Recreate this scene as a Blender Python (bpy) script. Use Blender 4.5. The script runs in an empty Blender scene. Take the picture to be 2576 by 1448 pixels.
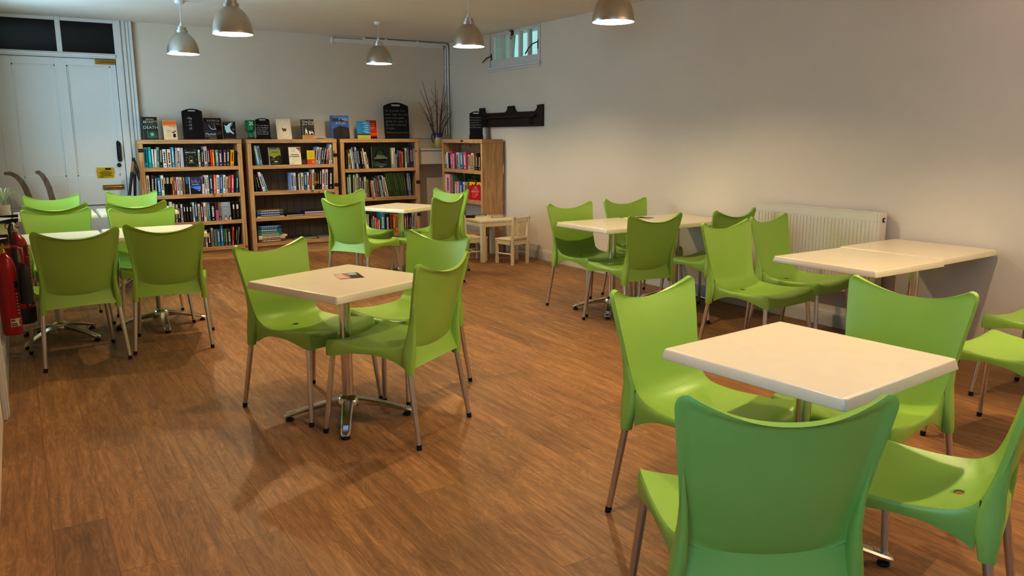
import bpy, bmesh, math, random, json
from mathutils import Vector, Matrix
random.seed(7)
SC = bpy.context.scene
COL = SC.collection
PI = math.pi
R = math.radians

# ------------------------------------------------------------------ materials
def srgb(h):
    h = h.lstrip('#')
    v = [int(h[i:i+2], 16) / 255 for i in (0, 2, 4)]
    return tuple((c / 12.92 if c <= .04045 else ((c + .055) / 1.055) ** 2.4) for c in v)

def new_mat(name):
    m = bpy.data.materials.new(name)
    m.use_nodes = True
    nt = m.node_tree
    b = nt.nodes['Principled BSDF']
    return m, nt, b

def N(nt, t, **kw):
    n = nt.nodes.new(t)
    for k, v in kw.items():
        if k.startswith('i_'):
            n.inputs[k[2:].replace('_', ' ')].default_value = v
        else:
            setattr(n, k, v)
    return n

def simple(name, col, rough=.5, metal=0, spec=.5, noise=0.0, nscale=20, bump=0.0, bscale=200, bdist=.001):
    m, nt, b = new_mat(name)
    L = nt.links.new
    b.inputs['Base Color'].default_value = (*col, 1)
    b.inputs['Roughness'].default_value = rough
    b.inputs['Metallic'].default_value = metal
    b.inputs['Specular IOR Level'].default_value = spec
    tc = N(nt, 'ShaderNodeTexCoord')
    if noise or True:
        nz = N(nt, 'ShaderNodeTexNoise')
        nz.inputs['Scale'].default_value = nscale
        nz.inputs['Detail'].default_value = 4
        L(tc.outputs['Object'], nz.inputs['Vector'])
        mx = N(nt, 'ShaderNodeMix', data_type='RGBA')
        a = max(noise, .02)
        mx.inputs[6].default_value = (*[c * (1 - a) for c in col], 1)
        mx.inputs[7].default_value = (*[min(1, c * (1 + a)) for c in col], 1)
        L(nz.outputs['Fac'], mx.inputs[0])
        L(mx.outputs[2], b.inputs['Base Color'])
    if bump:
        nb = N(nt, 'ShaderNodeTexNoise')
        nb.inputs['Scale'].default_value = bscale
        nb.inputs['Detail'].default_value = 3
        L(tc.outputs['Object'], nb.inputs['Vector'])
        bp = N(nt, 'ShaderNodeBump')
        bp.inputs['Strength'].default_value = bump
        bp.inputs['Distance'].default_value = bdist
        L(nb.outputs['Fac'], bp.inputs['Height'])
        L(bp.outputs['Normal'], b.inputs['Normal'])
    return m

def wall_mat(name, col):
    m, nt, b = new_mat(name)
    L = nt.links.new
    tc = N(nt, 'ShaderNodeTexCoord')
    n1 = N(nt, 'ShaderNodeTexNoise'); n1.inputs['Scale'].default_value = 1.3; n1.inputs['Detail'].default_value = 5
    n2 = N(nt, 'ShaderNodeTexNoise'); n2.inputs['Scale'].default_value = 90; n2.inputs['Detail'].default_value = 4
    n3 = N(nt, 'ShaderNodeTexNoise'); n3.inputs['Scale'].default_value = 5; n3.inputs['Detail'].default_value = 3
    for n in (n1, n2, n3): L(tc.outputs['Object'], n.inputs['Vector'])
    mx = N(nt, 'ShaderNodeMix', data_type='RGBA')
    mx.inputs[6].default_value = (*[c * .94 for c in col], 1)
    mx.inputs[7].default_value = (*[min(1, c * 1.05) for c in col], 1)
    L(n1.outputs['Fac'], mx.inputs[0]); L(mx.outputs[2], b.inputs['Base Color'])
    b.inputs['Roughness'].default_value = .85
    b.inputs['Specular IOR Level'].default_value = .25
    b1 = N(nt, 'ShaderNodeBump'); b1.inputs['Strength'].default_value = .22; b1.inputs['Distance'].default_value = .002
    b2 = N(nt, 'ShaderNodeBump'); b2.inputs['Strength'].default_value = .25; b2.inputs['Distance'].default_value = .02
    L(n2.outputs['Fac'], b1.inputs['Height']); L(n3.outputs['Fac'], b2.inputs['Height'])
    L(b1.outputs['Normal'], b2.inputs['Normal']); L(b2.outputs['Normal'], b.inputs['Normal'])
    return m

def floor_mat():
    m, nt, b = new_mat('oak_vinyl_planks')
    L = nt.links.new
    tc = N(nt, 'ShaderNodeTexCoord')
    mp = N(nt, 'ShaderNodeMapping'); mp.inputs['Rotation'].default_value = (0, 0, R(90)); mp.inputs['Location'].default_value = (0.31, 0.025, 0)
    L(tc.outputs['Object'], mp.inputs['Vector'])
    br = N(nt, 'ShaderNodeTexBrick', offset=.37, offset_frequency=2, squash=1)
    br.inputs['Color1'].default_value = (0, 0, 0, 1); br.inputs['Color2'].default_value = (1, 1, 1, 1)
    br.inputs['Mortar'].default_value = (.5, .5, .5, 1)
    br.inputs['Scale'].default_value = 1; br.inputs['Mortar Size'].default_value = .0014
    br.inputs['Mortar Smooth'].default_value = .1
    br.inputs['Brick Width'].default_value = 1.22; br.inputs['Row Height'].default_value = .183
    L(mp.outputs[0], br.inputs['Vector'])
    rnd = N(nt, 'ShaderNodeRGBToBW'); L(br.outputs['Color'], rnd.inputs[0])
    # grain: noise stretched along the plank, shifted per plank
    sc = N(nt, 'ShaderNodeMapping'); sc.inputs['Scale'].default_value = (1.6, 17, 1)
    L(mp.outputs[0], sc.inputs['Vector'])
    off = N(nt, 'ShaderNodeMath', operation='MULTIPLY'); off.inputs[1].default_value = 37
    L(rnd.outputs[0], off.inputs[0])
    g1 = N(nt, 'ShaderNodeTexNoise', noise_dimensions='4D'); g1.inputs['Scale'].default_value = 1.7; g1.inputs['Detail'].default_value = 7; g1.inputs['Roughness'].default_value = .62; g1.inputs['Distortion'].default_value = .9
    L(sc.outputs[0], g1.inputs['Vector']); L(off.outputs[0], g1.inputs['W'])
    sc2 = N(nt, 'ShaderNodeMapping'); sc2.inputs['Scale'].default_value = (5, 70, 1)
    L(mp.outputs[0], sc2.inputs['Vector'])
    g2 = N(nt, 'ShaderNodeTexNoise', noise_dimensions='4D'); g2.inputs['Scale'].default_value = 2; g2.inputs['Detail'].default_value = 4; g2.inputs['Distortion'].default_value = .4
    L(sc2.outputs[0], g2.inputs['Vector']); L(off.outputs[0], g2.inputs['W'])
    # cathedral rings
    sc3 = N(nt, 'ShaderNodeMapping'); sc3.inputs['Scale'].default_value = (1.1, 5.5, 1)
    L(mp.outputs[0], sc3.inputs['Vector'])
    g3 = N(nt, 'ShaderNodeTexNoise', noise_dimensions='4D'); g3.inputs['Scale'].default_value = 1.3; g3.inputs['Detail'].default_value = 2; g3.inputs['Distortion'].default_value = 1.5
    L(sc3.outputs[0], g3.inputs['Vector']); L(off.outputs[0], g3.inputs['W'])
    ring = N(nt, 'ShaderNodeMath', operation='MULTIPLY'); ring.inputs[1].default_value = 34; L(g3.outputs['Fac'], ring.inputs[0])
    fr = N(nt, 'ShaderNodeMath', operation='PINGPONG'); fr.inputs[1].default_value = 1; L(ring.outputs[0], fr.inputs[0])
    cr = N(nt, 'ShaderNodeValToRGB')
    e = cr.color_ramp.elements
    e[0].position = .28; e[0].color = (.225, .125, .057, 1)
    e[1].position = .74; e[1].color = (.48, .285, .135, 1)
    e2 = cr.color_ramp.elements.new(.5); e2.color = (.345, .195, .089, 1)
    L(g1.outputs['Fac'], cr.inputs[0])
    m1 = N(nt, 'ShaderNodeMix', data_type='RGBA', blend_type='MULTIPLY'); m1.inputs[0].default_value = .26
    rr = N(nt, 'ShaderNodeValToRGB'); rr.color_ramp.elements[0].position = .35; rr.color_ramp.elements[0].color = (.55, .5, .45, 1); rr.color_ramp.elements[1].position = .6; rr.color_ramp.elements[1].color = (1.15, 1.12, 1.1, 1)
    L(g2.outputs['Fac'], rr.inputs[0])
    L(cr.outputs[0], m1.inputs[6]); L(rr.outputs[0], m1.inputs[7])
    m2 = N(nt, 'ShaderNodeMix', data_type='RGBA', blend_type='MULTIPLY'); m2.inputs[0].default_value = .38
    rr2 = N(nt, 'ShaderNodeValToRGB'); rr2.color_ramp.elements[0].position = .1; rr2.color_ramp.elements[0].color = (1.25, 1.22, 1.2, 1); rr2.color_ramp.elements[1].position = .6; rr2.color_ramp.elements[1].color = (.82, .78, .74, 1)
    L(fr.outputs[0], rr2.inputs[0]); L(m1.outputs[2], m2.inputs[6]); L(rr2.outputs[0], m2.inputs[7])
    # per plank tint
    m3 = N(nt, 'ShaderNodeMix', data_type='RGBA', blend_type='MULTIPLY'); m3.inputs[0].default_value = 1
    rt = N(nt, 'ShaderNodeValToRGB'); rt.color_ramp.elements[0].color = (.80, .79, .79, 1); rt.color_ramp.elements[1].color = (1.12, 1.1, 1.05, 1)
    L(rnd.outputs[0], rt.inputs[0]); L(m2.outputs[2], m3.inputs[6]); L(rt.outputs[0], m3.inputs[7])
    m4 = N(nt, 'ShaderNodeMix', data_type='RGBA'); m4.inputs[7].default_value = (.05, .026, .013, 1)
    mf = N(nt, 'ShaderNodeMath', operation='MULTIPLY'); mf.inputs[1].default_value = .4
    L(br.outputs['Fac'], mf.inputs[0]); L(mf.outputs[0], m4.inputs[0]); L(m3.outputs[2], m4.inputs[6])
    L(m4.outputs[2], b.inputs['Base Color'])
    b.inputs['Roughness'].default_value = .46
    b.inputs['Specular IOR Level'].default_value = .4
    bp = N(nt, 'ShaderNodeBump'); bp.inputs['Strength'].default_value = .12; bp.inputs['Distance'].default_value = .002
    L(g2.outputs['Fac'], bp.inputs['Height'])
    bq = N(nt, 'ShaderNodeBump', invert=True); bq.inputs['Strength'].default_value = .3; bq.inputs['Distance'].default_value = .001
    L(br.outputs['Fac'], bq.inputs['Height']); L(bp.outputs['Normal'], bq.inputs['Normal']); L(bq.outputs['Normal'], b.inputs['Normal'])
    return m

def wood_mat(name, lo, hi, scale=(2.5, 30, 30), rough=.55, knots=True):
    m, nt, b = new_mat(name)
    L = nt.links.new
    tc = N(nt, 'ShaderNodeTexCoord')
    mp = N(nt, 'ShaderNodeMapping'); mp.inputs['Scale'].default_value = scale
    L(tc.outputs['Object'], mp.inputs['Vector'])
    g = N(nt, 'ShaderNodeTexNoise'); g.inputs['Scale'].default_value = 1; g.inputs['Detail'].default_value = 5; g.inputs['Distortion'].default_value = 1.2
    L(mp.outputs[0], g.inputs['Vector'])
    cr = N(nt, 'ShaderNodeValToRGB')
    cr.color_ramp.elements[0].position = .32; cr.color_ramp.elements[0].color = (*lo, 1)
    cr.color_ramp.elements[1].position = .68; cr.color_ramp.elements[1].color = (*hi, 1)
    L(g.outputs['Fac'], cr.inputs[0])
    out = cr.outputs[0]
    if knots:
        v = N(nt, 'ShaderNodeTexVoronoi'); v.inputs['Scale'].default_value = 4.2
        L(tc.outputs['Object'], v.inputs['Vector'])
        kr = N(nt, 'ShaderNodeValToRGB')
        kr.color_ramp.elements[0].position = .055; kr.color_ramp.elements[0].color = (.28, .2, .15, 1)
        kr.color_ramp.elements[1].position = .1; kr.color_ramp.elements[1].color = (1, 1, 1, 1)
        L(v.outputs['Distance'], kr.inputs[0])
        mx = N(nt, 'ShaderNodeMix', data_type='RGBA', blend_type='MULTIPLY'); mx.inputs[0].default_value = .8
        L(cr.outputs[0], mx.inputs[6]); L(kr.outputs[0], mx.inputs[7]); out = mx.outputs[2]
    L(out, b.inputs['Base Color'])
    b.inputs['Roughness'].default_value = rough
    bp = N(nt, 'ShaderNodeBump'); bp.inputs['Strength'].default_value = .15; bp.inputs['Distance'].default_value = .001
    L(g.outputs['Fac'], bp.inputs['Height']); L(bp.outputs['Normal'], b.inputs['Normal'])
    return m

def vcol_mat(name, rough=.5, spec=.4):
    m, nt, b = new_mat(name)
    L = nt.links.new
    at = N(nt, 'ShaderNodeAttribute', attribute_name='col')
    tc = N(nt, 'ShaderNodeTexCoord')
    nz = N(nt, 'ShaderNodeTexNoise'); nz.inputs['Scale'].default_value = 60
    L(tc.outputs['Object'], nz.inputs['Vector'])
    mr = N(nt, 'ShaderNodeMapRange'); mr.inputs[3].default_value = .88; mr.inputs[4].default_value = 1.1
    L(nz.outputs['Fac'], mr.inputs[0])
    mx = N(nt, 'ShaderNodeVectorMath', operation='SCALE')
    L(at.outputs['Color'], mx.inputs[0]); L(mr.outputs[0], mx.inputs['Scale'])
    L(mx.outputs[0], b.inputs['Base Color'])
    b.inputs['Roughness'].default_value = rough
    b.inputs['Specular IOR Level'].default_value = spec
    return m

def glass_mat(name, tint, gloss=.1, frost=0):
    m = bpy.data.materials.new(name); m.use_nodes = True
    nt = m.node_tree; nt.nodes.clear(); L = nt.links.new
    o = N(nt, 'ShaderNodeOutputMaterial')
    tr = N(nt, 'ShaderNodeBsdfTransparent'); tr.inputs[0].default_value = (*tint, 1)
    gl = N(nt, 'ShaderNodeBsdfGlossy'); gl.inputs['Roughness'].default_value = .03
    fr = N(nt, 'ShaderNodeLayerWeight'); fr.inputs[0].default_value = .12
    mx = N(nt, 'ShaderNodeMixShader')
    L(fr.outputs['Facing'], mx.inputs[0]); L(tr.outputs[0], mx.inputs[1]); L(gl.outputs[0], mx.inputs[2])
    L(mx.outputs[0], o.inputs[0])
    return m

def emit_mat(name, col, s):
    m, nt, b = new_mat(name)
    b.inputs['Base Color'].default_value = (*col, 1)
    b.inputs['Emission Color'].default_value = (*col, 1)
    b.inputs['Emission Strength'].default_value = s
    return m

M = {}
M['wall'] = wall_mat('white_plaster', (.74, .68, .60))
M['ceil'] = wall_mat('ceiling_plaster', (.84, .80, .75))
M['floor'] = floor_mat()
M['paint'] = simple('white_gloss_paint', (.70, .69, .67), .38, bump=.08, bscale=30, bdist=.003)
M['cream_paint'] = simple('cream_paint', (.74, .66, .48), .45, noise=.05)
M['plastic'] = simple('lime_plastic', (.345, .53, .105), .38, spec=.5, noise=.03, nscale=6, bump=.10, bscale=900, bdist=.0006)
M['alu'] = simple('satin_aluminium', (.72, .68, .62), .34, metal=1, noise=.04)
M['chrome'] = simple('polished_aluminium', (.78, .76, .72), .21, metal=1, noise=.03, bump=.05, bscale=40, bdist=.002)
M['black'] = simple('black_rubber', (.012, .012, .013), .6)
M['blackboard'] = simple('blackboard_slate', (.010, .010, .011), .72, spec=.25, noise=.3)
M['lam'] = simple('cream_laminate', (.78, .71, .555), .28, spec=.5, noise=.035, nscale=14)
M['pine'] = wood_mat('waxed_pine', (.42, .245, .115), (.66, .45, .25), scale=(2.2, 34, 34))
M['pine_v'] = wood_mat('waxed_pine_upright', (.42, .245, .115), (.66, .45, .25), scale=(34, 34, 2.2))
M['pine_back'] = simple('grey_matchboard', (.19, .155, .12), .7, noise=.12, nscale=9)
M['pale'] = wood_mat('pale_birch', (.72, .64, .47), (.82, .75, .58), scale=(3, 40, 40), knots=False)
M['pale_v'] = wood_mat('pale_birch_upright', (.72, .64, .47), (.82, .75, .58), scale=(40, 40, 3), knots=False)
M['dark_wood'] = wood_mat('black_oak', (.012, .007, .005), (.034, .018, .012), scale=(3, 30, 30), rough=.5, knots=False)
M['grey_wood'] = wood_mat('weathered_ash', (.12, .085, .06), (.24, .175, .125), scale=(20, 20, 3), rough=.7, knots=False)
M['shade'] = simple('brushed_grey_metal', (.60, .57, .51), .36, metal=1, noise=.06)
M['lining'] = simple('white_enamel', (.85, .80, .70), .5)
M['white_plastic'] = simple('white_plastic', (.80, .79, .77), .4)
M['brass'] = simple('old_brass', (.48, .33, .10), .35, metal=1, noise=.15)
M['iron'] = simple('black_iron', (.015, .014, .014), .45)
M['bronze'] = simple('brown_bronze', (.12, .07, .04), .4, metal=.6, noise=.2)
M['red'] = simple('red_enamel', (.30, .006, .010), .28, noise=.04)
M['glass'] = glass_mat('window_glass', (.86, .97, .97))
M['dark_glass'] = simple('dark_glass', (.006, .006, .008), .12, spec=.5)
M['green_pot'] = simple('green_plastic_cup', (.008, .17, .07), .3, noise=.1)
M['blue_glaze'] = simple('blue_glaze', (.035, .07, .25), .25, noise=.15)
M['ochre_glaze'] = simple('ochre_glaze', (.60, .47, .20), .3, noise=.1)
M['twig'] = simple('reddish_twig', (.17, .055, .03), .6, noise=.3)
M['print'] = vcol_mat('printed_card', .45)
M['book'] = vcol_mat('book_cloth_and_paper', .5)
M['cork'] = simple('cork_grip', (.25, .16, .09), .8, noise=.25, nscale=60)
M['leaf'] = simple('pale_leaf', (.45, .58, .35), .4, noise=.2)
M['hedge'] = simple('garden_green', (.13, .17, .15), .8, noise=.5, nscale=8)
M['bulb'] = emit_mat('warm_bulb', (1, .80, .50), 9)
M['rad'] = simple('radiator_enamel', (.74, .70, .60), .35, noise=.02)
M['terracotta'] = simple('glazed_pot', (.5, .45, .38), .4, noise=.1)

# ------------------------------------------------------------------ mesh builder
class MB:
    def __init__(s): s.v = []; s.f = []; s.c = []; s.m = []; s.s = []
    def add(s, verts, faces, col=None, mat=0, smooth=False, T=None):
        o = len(s.v)
        for p in verts:
            p = Vector(p)
            s.v.append(T @ p if T else p)
        for f in faces:
            s.f.append([i + o for i in f]); s.c.append(col); s.m.append(mat); s.s.append(smooth)
    def box(s, x0, x1, y0, y1, z0, z1, col=None, mat=0, T=None):
        v = [(x0, y0, z0), (x1, y0, z0), (x1, y1, z0), (x0, y1, z0), (x0, y0, z1), (x1, y0, z1), (x1, y1, z1), (x0, y1, z1)]
        s.add(v, [(3, 2, 1, 0), (4, 5, 6, 7), (0, 1, 5, 4), (1, 2, 6, 5), (2, 3, 7, 6), (3, 0, 4, 7)], col, mat, False, T)
    def loft(s, rings, col=None, mat=0, smooth=True, cap=True, T=None, closed=True):
        n = len(rings[0]); v = [p for r in rings for p in r]; f = []
        for i in range(len(rings) - 1):
            for j in range(n if closed else n - 1):
                k = (j + 1) % n
                f.append((i * n + j, i * n + k, (i + 1) * n + k, (i + 1) * n + j))
        s.add(v, f, col, mat, smooth, T)
        if cap:
            s.add(rings[0], [list(range(n))[::-1]], col, mat, False, T)
            s.add(rings[-1], [list(range(n))], col, mat, False, T)
    def lathe(s, prof, n=24, col=None, mat=0, cap=True, T=None):
        rings = [[(max(r, 1e-4) * math.cos(2 * PI * j / n), max(r, 1e-4) * math.sin(2 * PI * j / n), z) for j in range(n)] for r, z in prof]
        s.loft(rings, col, mat, True, cap, T)
    def tube(s, pts, rad, n=10, col=None, mat=0, cap=True, T=None):
        pts = [Vector(p) for p in pts]
        if not hasattr(rad, '__len__'): rad = [rad] * len(pts)
        rings = []; up = None
        for i, p in enumerate(pts):
            d = (pts[min(i + 1, len(pts) - 1)] - pts[max(i - 1, 0)]).normalized()
            if up is None: up = d.orthogonal().normalized()
            up = (up - d * up.dot(d))
            up = up.normalized() if up.length > 1e-6 else d.orthogonal().normalized()
            w = d.cross(up)
            rings.append([p + rad[i] * (math.cos(2 * PI * j / n) * up + math.sin(2 * PI * j / n) * w) for j in range(n)])
        s.loft(rings, col, mat, True, cap, T)
    def prism(s, poly, a0, a1, axis='y', col=None, mat=0, T=None):
        # poly in the plane normal to axis
        def P(u, w, a):
            return (u, a, w) if axis == 'y' else ((a, u, w) if axis == 'x' else (u, w, a))
        n = len(poly)
        v = [P(u, w, a0) for u, w in poly] + [P(u, w, a1) for u, w in poly]
        f = [list(range(n)), list(range(n, 2 * n))[::-1]] + [(i, i + n, (i + 1) % n + n, (i + 1) % n) for i in range(n)]
        s.add(v, f, col, mat, False, T)
    def poly(s, pts, col=None, mat=0, T=None):
        s.add(pts, [list(range(len(pts)))], col, mat, False, T)
    def build(s, name, mats, parent=None, bevel=0, sharp=None, fixn=True, seg=2):
        me = bpy.data.meshes.new(name)
        me.from_pydata([tuple(p) for p in s.v], [], s.f)
        if not isinstance(mats, (list, tuple)): mats = [mats]
        for m in mats: me.materials.append(m)
        for i, p in enumerate(me.polygons):
            p.material_index = s.m[i]; p.use_smooth = s.s[i]
        if any(c is not None for c in s.c):
            ca = me.color_attributes.new('col', 'FLOAT_COLOR', 'CORNER')
            for i, p in enumerate(me.polygons):
                c = s.c[i] or (.5, .5, .5)
                for li in p.loop_indices: ca.data[li].color = (c[0], c[1], c[2], 1)
        if fixn:
            bm = bmesh.new(); bm.from_mesh(me)
            bmesh.ops.remove_doubles(bm, verts=bm.verts, dist=1e-6) if any(s.s) else None
            bmesh.ops.recalc_face_normals(bm, faces=bm.faces)
            bm.to_mesh(me); bm.free()
        if any(s.s): me.set_sharp_from_angle(angle=R(sharp or 45))
        o = bpy.data.objects.new(name, me); COL.objects.link(o)
        if parent is not None: o.parent = parent
        if bevel:
            b = o.modifiers.new('bevel', 'BEVEL'); b.width = bevel; b.segments = seg; b.limit_method = 'ANGLE'; b.angle_limit = R(40)
        return o

def thing(name, label, cat, loc=(0, 0, 0), rz=0, group=None):
    o = bpy.data.objects.new(name, None); COL.objects.link(o)
    o.empty_display_size = .1
    o.location = loc; o.rotation_euler = (0, 0, rz)
    return tag(o, label, cat, group)

def tag(o, label, cat, group=None):
    o['label'] = label; o['category'] = cat
    if group: o['group'] = group
    return o

def struct(o):
    o['kind'] = 'structure'
    return o

def dup(root, loc=None, rz=None, label=None, group=None):
    r = root.copy(); COL.objects.link(r)
    if loc is not None: r.location = loc
    if rz is not None: r.rotation_euler = (0, 0, rz)
    if label: r['label'] = label
    if group: r['group'] = group
    def kids(src, dst):
        for ch in list(src.children):
            c = ch.copy(); COL.objects.link(c); c.parent = dst
            kids(ch, c)
    kids(root, r)
    return r

def text_polys(body, size, align='CENTER', bold=0.0, spacing=1.0):
    """lettering as flat polygons in the XY plane (y up)"""
    cu = bpy.data.curves.new('t', 'FONT'); cu.body = body; cu.size = size
    cu.align_x = align; cu.align_y = 'CENTER'; cu.offset = bold; cu.space_character = spacing
    cu.resolution_u = 2
    ob = bpy.data.objects.new('t', cu)
    me = ob.to_mesh()
    v = [tuple(p.co) for p in me.vertices]; f = [list(p.vertices) for p in me.polygons]
    ob.to_mesh_clear()
    bpy.data.objects.remove(ob); bpy.data.curves.remove(cu)
    return v, f
# ---- tuning
LAMP_W, LAMP_C = 68, (1.0, .81, .54)
DAY1, DAY2, DAY_C, DAY_C2 = 66, 88, (.07, .36, 1.0), (.42, .72, 1.0)
FILL_W = 100
SKY_S, VT, LOOK, EXPO, GAM = 1.8, 'Standard', 'None', 0.0, .75
# ------------------------------------------------------------------ room shell
XL, XR, YB, YF, ZC = -.19, 5.175, 9.93, -1.3, 2.68
m = MB(); m.box(XL - .3, XR + .3, YF - .3, YB + .3, -.1, 0); struct(m.build('floor', M['floor']))
m = MB(); m.box(XL - .3, XR + .3, YF - .3, YB + .3, ZC, ZC + .1); struct(m.build('ceiling', M['ceil']))

def wall_y(name, y0, y1, holes):           # wall lying in x, thickness y0..y1 ; hole x0,x1,z0,z1
    mb = MB(); x = XL - .3
    for (a, b_, c, d) in holes:
        mb.box(x, a, y0, y1, 0, ZC)
        if c > 0: mb.box(a, b_, y0, y1, 0, c)
        if d < ZC: mb.box(a, b_, y0, y1, d, ZC)
        x = b_
    mb.box(x, XR + .3, y0, y1, 0, ZC)
    return struct(mb.build(name, M['wall']))
def wall_x(name, x0, x1, holes, ya=YF, yb=YB):
    mb = MB(); y = ya
    for (a, b_, c, d) in holes:
        mb.box(x0, x1, y, a, 0, ZC)
        if c > 0: mb.box(x0, x1, a, b_, 0, c)
        if d < ZC: mb.box(x0, x1, a, b_, d, ZC)
        y = b_
    mb.box(x0, x1, y, yb, 0, ZC)
    return struct(mb.build(name, M['wall']))
WIN = (7.70, 8.79, 2.27, 2.675)
wall_y('wall_back', YB, YB + .3, [])
wall_x('wall_right', XR, XR + .3, [WIN])
wall_x('wall_left', XL - .3, XL, [(-1.0, .9, .9, 2.2), (6.5, 9.0, 1.15, 2.4)])
wall_y('wall_front', YF - .3, YF, [])

# skirting
m = MB(); m.box(XR - .02, XR, YF, 8.40, 0, .10); m.box(XR - .012, XR, YF, 8.40, .10, .115)
struct(m.build('baseboard_right', M['paint'], bevel=.003))
m = MB(); m.box(XL, XL + .022, 4.84, 8.05, 0, .17); m.box(XL, XL + .012, 4.84, 8.05, .17, .185)
struct(m.build('baseboard_left', M['paint'], bevel=.003))
# architrave on the left wall by the front of the picture
m = MB(); m.box(XL, XL + .03, 4.70, 4.80, 0, 2.1); m.box(XL, XL + .018, 4.80, 4.84, 0, 2.1); m.box(XL, XL + .022, 4.66, 4.70, 0, 2.1)
struct(m.build('trim_1', M['paint'], bevel=.004))
# dado rail of the back wall
m = MB(); m.box(1.24, XR, YB - .025, YB, 1.405, 1.43)
struct(m.build('trim_2', M['paint'], bevel=.004))
# boxed-in ledge in the corner, with the jug on it
m = MB(); m.box(4.60, XR, YB - .21, YB, 1.245, 1.272); m.box(4.60, XR, YB - .19, YB, 1.06, 1.245)
struct(m.build('trim_3', M['paint'], bevel=.004))
# trunking and pipe
m = MB()
m.box(3.53, 5.08, YB - .035, YB, 2.595, 2.645)
m.box(3.515, 3.53, YB - .045, YB, 2.585, 2.655)
m.tube([(3.95, YB - .03, 2.655), (5.10, YB - .03, 2.655), (5.145, YB - .03, 2.64), (5.152, YB - .03, 2.60), (5.152, YB - .03, 1.44)], .014, 12)
m.tube([(5.122, YB - .02, 2.62), (5.122, YB - .02, 1.44)], .009, 8)
for x in (3.95, 4.25, 4.70): m.box(x - .012, x + .012, YB - .05, YB, 2.638, 2.674)
for z in (2.35, 1.75): m.box(5.128, 5.172, YB - .05, YB, z, z + .016)
struct(m.build('trim_4', M['white_plastic'], sharp=40))

# ------------------------------------------------------------------ door with transom
dr = struct(bpy.data.objects.new('door_1', None)); COL.objects.link(dr); dr.location = (0, 0, 0)
Y = YB
m = MB()
m.box(1.05, 1.12, Y - .05, Y, 0, ZC)                 # jamb
m.box(-.19, -.09, Y - .05, Y, 0, ZC)
m.box(-.09, 1.05, Y - .055, Y, 2.27, 2.325)          # transom bar
m.box(-.09, 1.05, Y - .07, Y, 2.285, 2.31)
m.box(.498, .548, Y - .045, Y, 2.325, ZC)            # mullion
m.box(-.09, .498, Y - .035, Y, 2.645, ZC); m.box(.548, 1.05, Y - .035, Y, 2.645, ZC)
m.box(1.12, 1.235, Y - .03, Y, 0, ZC)                # architrave with mouldings
m.box(1.135, 1.165, Y - .045, Y, 0, ZC); m.box(1.185, 1.20, Y - .04, Y, 0, ZC); m.box(1.215, 1.235, Y - .052, Y, 0, ZC)
m.build('frame', M['paint'], dr, bevel=.004)
m = MB()
F = Y - .03; P = Y - .016
def stile(x0, x1, z0, z1): m.box(x0, x1, F, Y, z0, z1)
stile(-.09, .065, 0, 2.265); stile(.46, .565, 0, 2.265); stile(.99, 1.045, 0, 2.265)
for a, b_ in ((.065, .46), (.565, .99)):
    stile(a, b_, 2.19, 2.265); stile(a, b_, .70, 1.01); stile(a, b_, 0, .2)
    for c, d in ((1.01, 2.19), (.2, .70)):
        m.box(a, b_, P + .003, Y, c, d)
        m.box(a, a + .014, P - .005, Y, c, d); m.box(b_ - .014, b_, P - .005, Y, c, d)
        m.box(a, b_, P - .005, Y, c, c + .014); m.box(a, b_, P - .005, Y, d - .014, d)
m.box(-.09, 1.045, F - .004, F, .694, .704)
m.build('door_leaf', M['paint'], dr, bevel=.003)
for a, b_ in ((-.09, .498), (.548, 1.05)):
    m = MB(); m.box(a, b_, Y - .012, Y - .006, 2.325, 2.645)
    g = m.build('transom_pane', M['dark_glass'], dr)
    g['label'] = 'dark glass pane above the door'
def bolt(x0, x1, z):
    m = MB(); m.box(x0, x1, F - .012, F, z - .026, z + .026); m.tube([(x0 + .02, F - .016, z), (x1 - .01, F - .016, z)], .008, 8)
    m.lathe([(.009, 0), (.011, .012), (.006, .02)], 10, T=Matrix.Translation((x0 + .06, F - .018, z)) @ Matrix.Rotation(R(90), 4, 'X'))
    o = m.build('bolt', M['brass'], dr, bevel=.002); o['label'] = 'brass door bolt'
bolt(.845, 1.045, 2.238); bolt(.80, 1.01, .882)
m = MB()
m.prism([(.975, 1.175), (.99, 1.16), (1.005, 1.16), (1.02, 1.175), (1.02, 1.365), (1.005, 1.385), (.99, 1.395), (.975, 1.375)], F - .008, F)
m.tube([(.998, F - .01, 1.34), (.998, F - .05, 1.33), (.998, F - .055, 1.27), (.998, F - .05, 1.22), (.998, F - .01, 1.21)], .011, 8)
o = m.build('door_handle', M['iron'], dr); o['label'] = 'black iron handle plate'
m = MB(); m.lathe([(.022, 0), (.022, .008), (.012, .02)], 16, T=Matrix.Translation((.985, F, 1.125)) @ Matrix.Rotation(R(90), 4, 'X'))
m.build('keyhole_cover', M['iron'], dr)
# yellow notice on the door
m = MB(); yl = srgb('c8a800'); dk = srgb('4a3c00')
s0, s1, t0, t1 = .755, .922, .985, 1.10
m.box(s0, s1, F - .003, F, t0, t1, col=yl)
def bar(x0, x1, z0, z1, c): m.box(x0, x1, F - .0036, F - .003, z0, z1, col=c)
bar(.84, .898, 1.074, 1.093, srgb('140808'))
for i, (a, b_, z) in enumerate(((.80, .88, 1.057), (.775, .905, 1.044), (.785, .90, 1.032), (.80, .89, 1.02), (.778, .905, 1.008), (.775, .82, .995))):
    x = a
    while x < b_:
        w = random.uniform(.006, .016); bar(x, min(x + w, b_), z - .003, z + .004, dk); x += w + .003
o = m.build('notice', M['print']); tag(o, 'small yellow printed notice fixed to the white door', 'sign')

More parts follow.
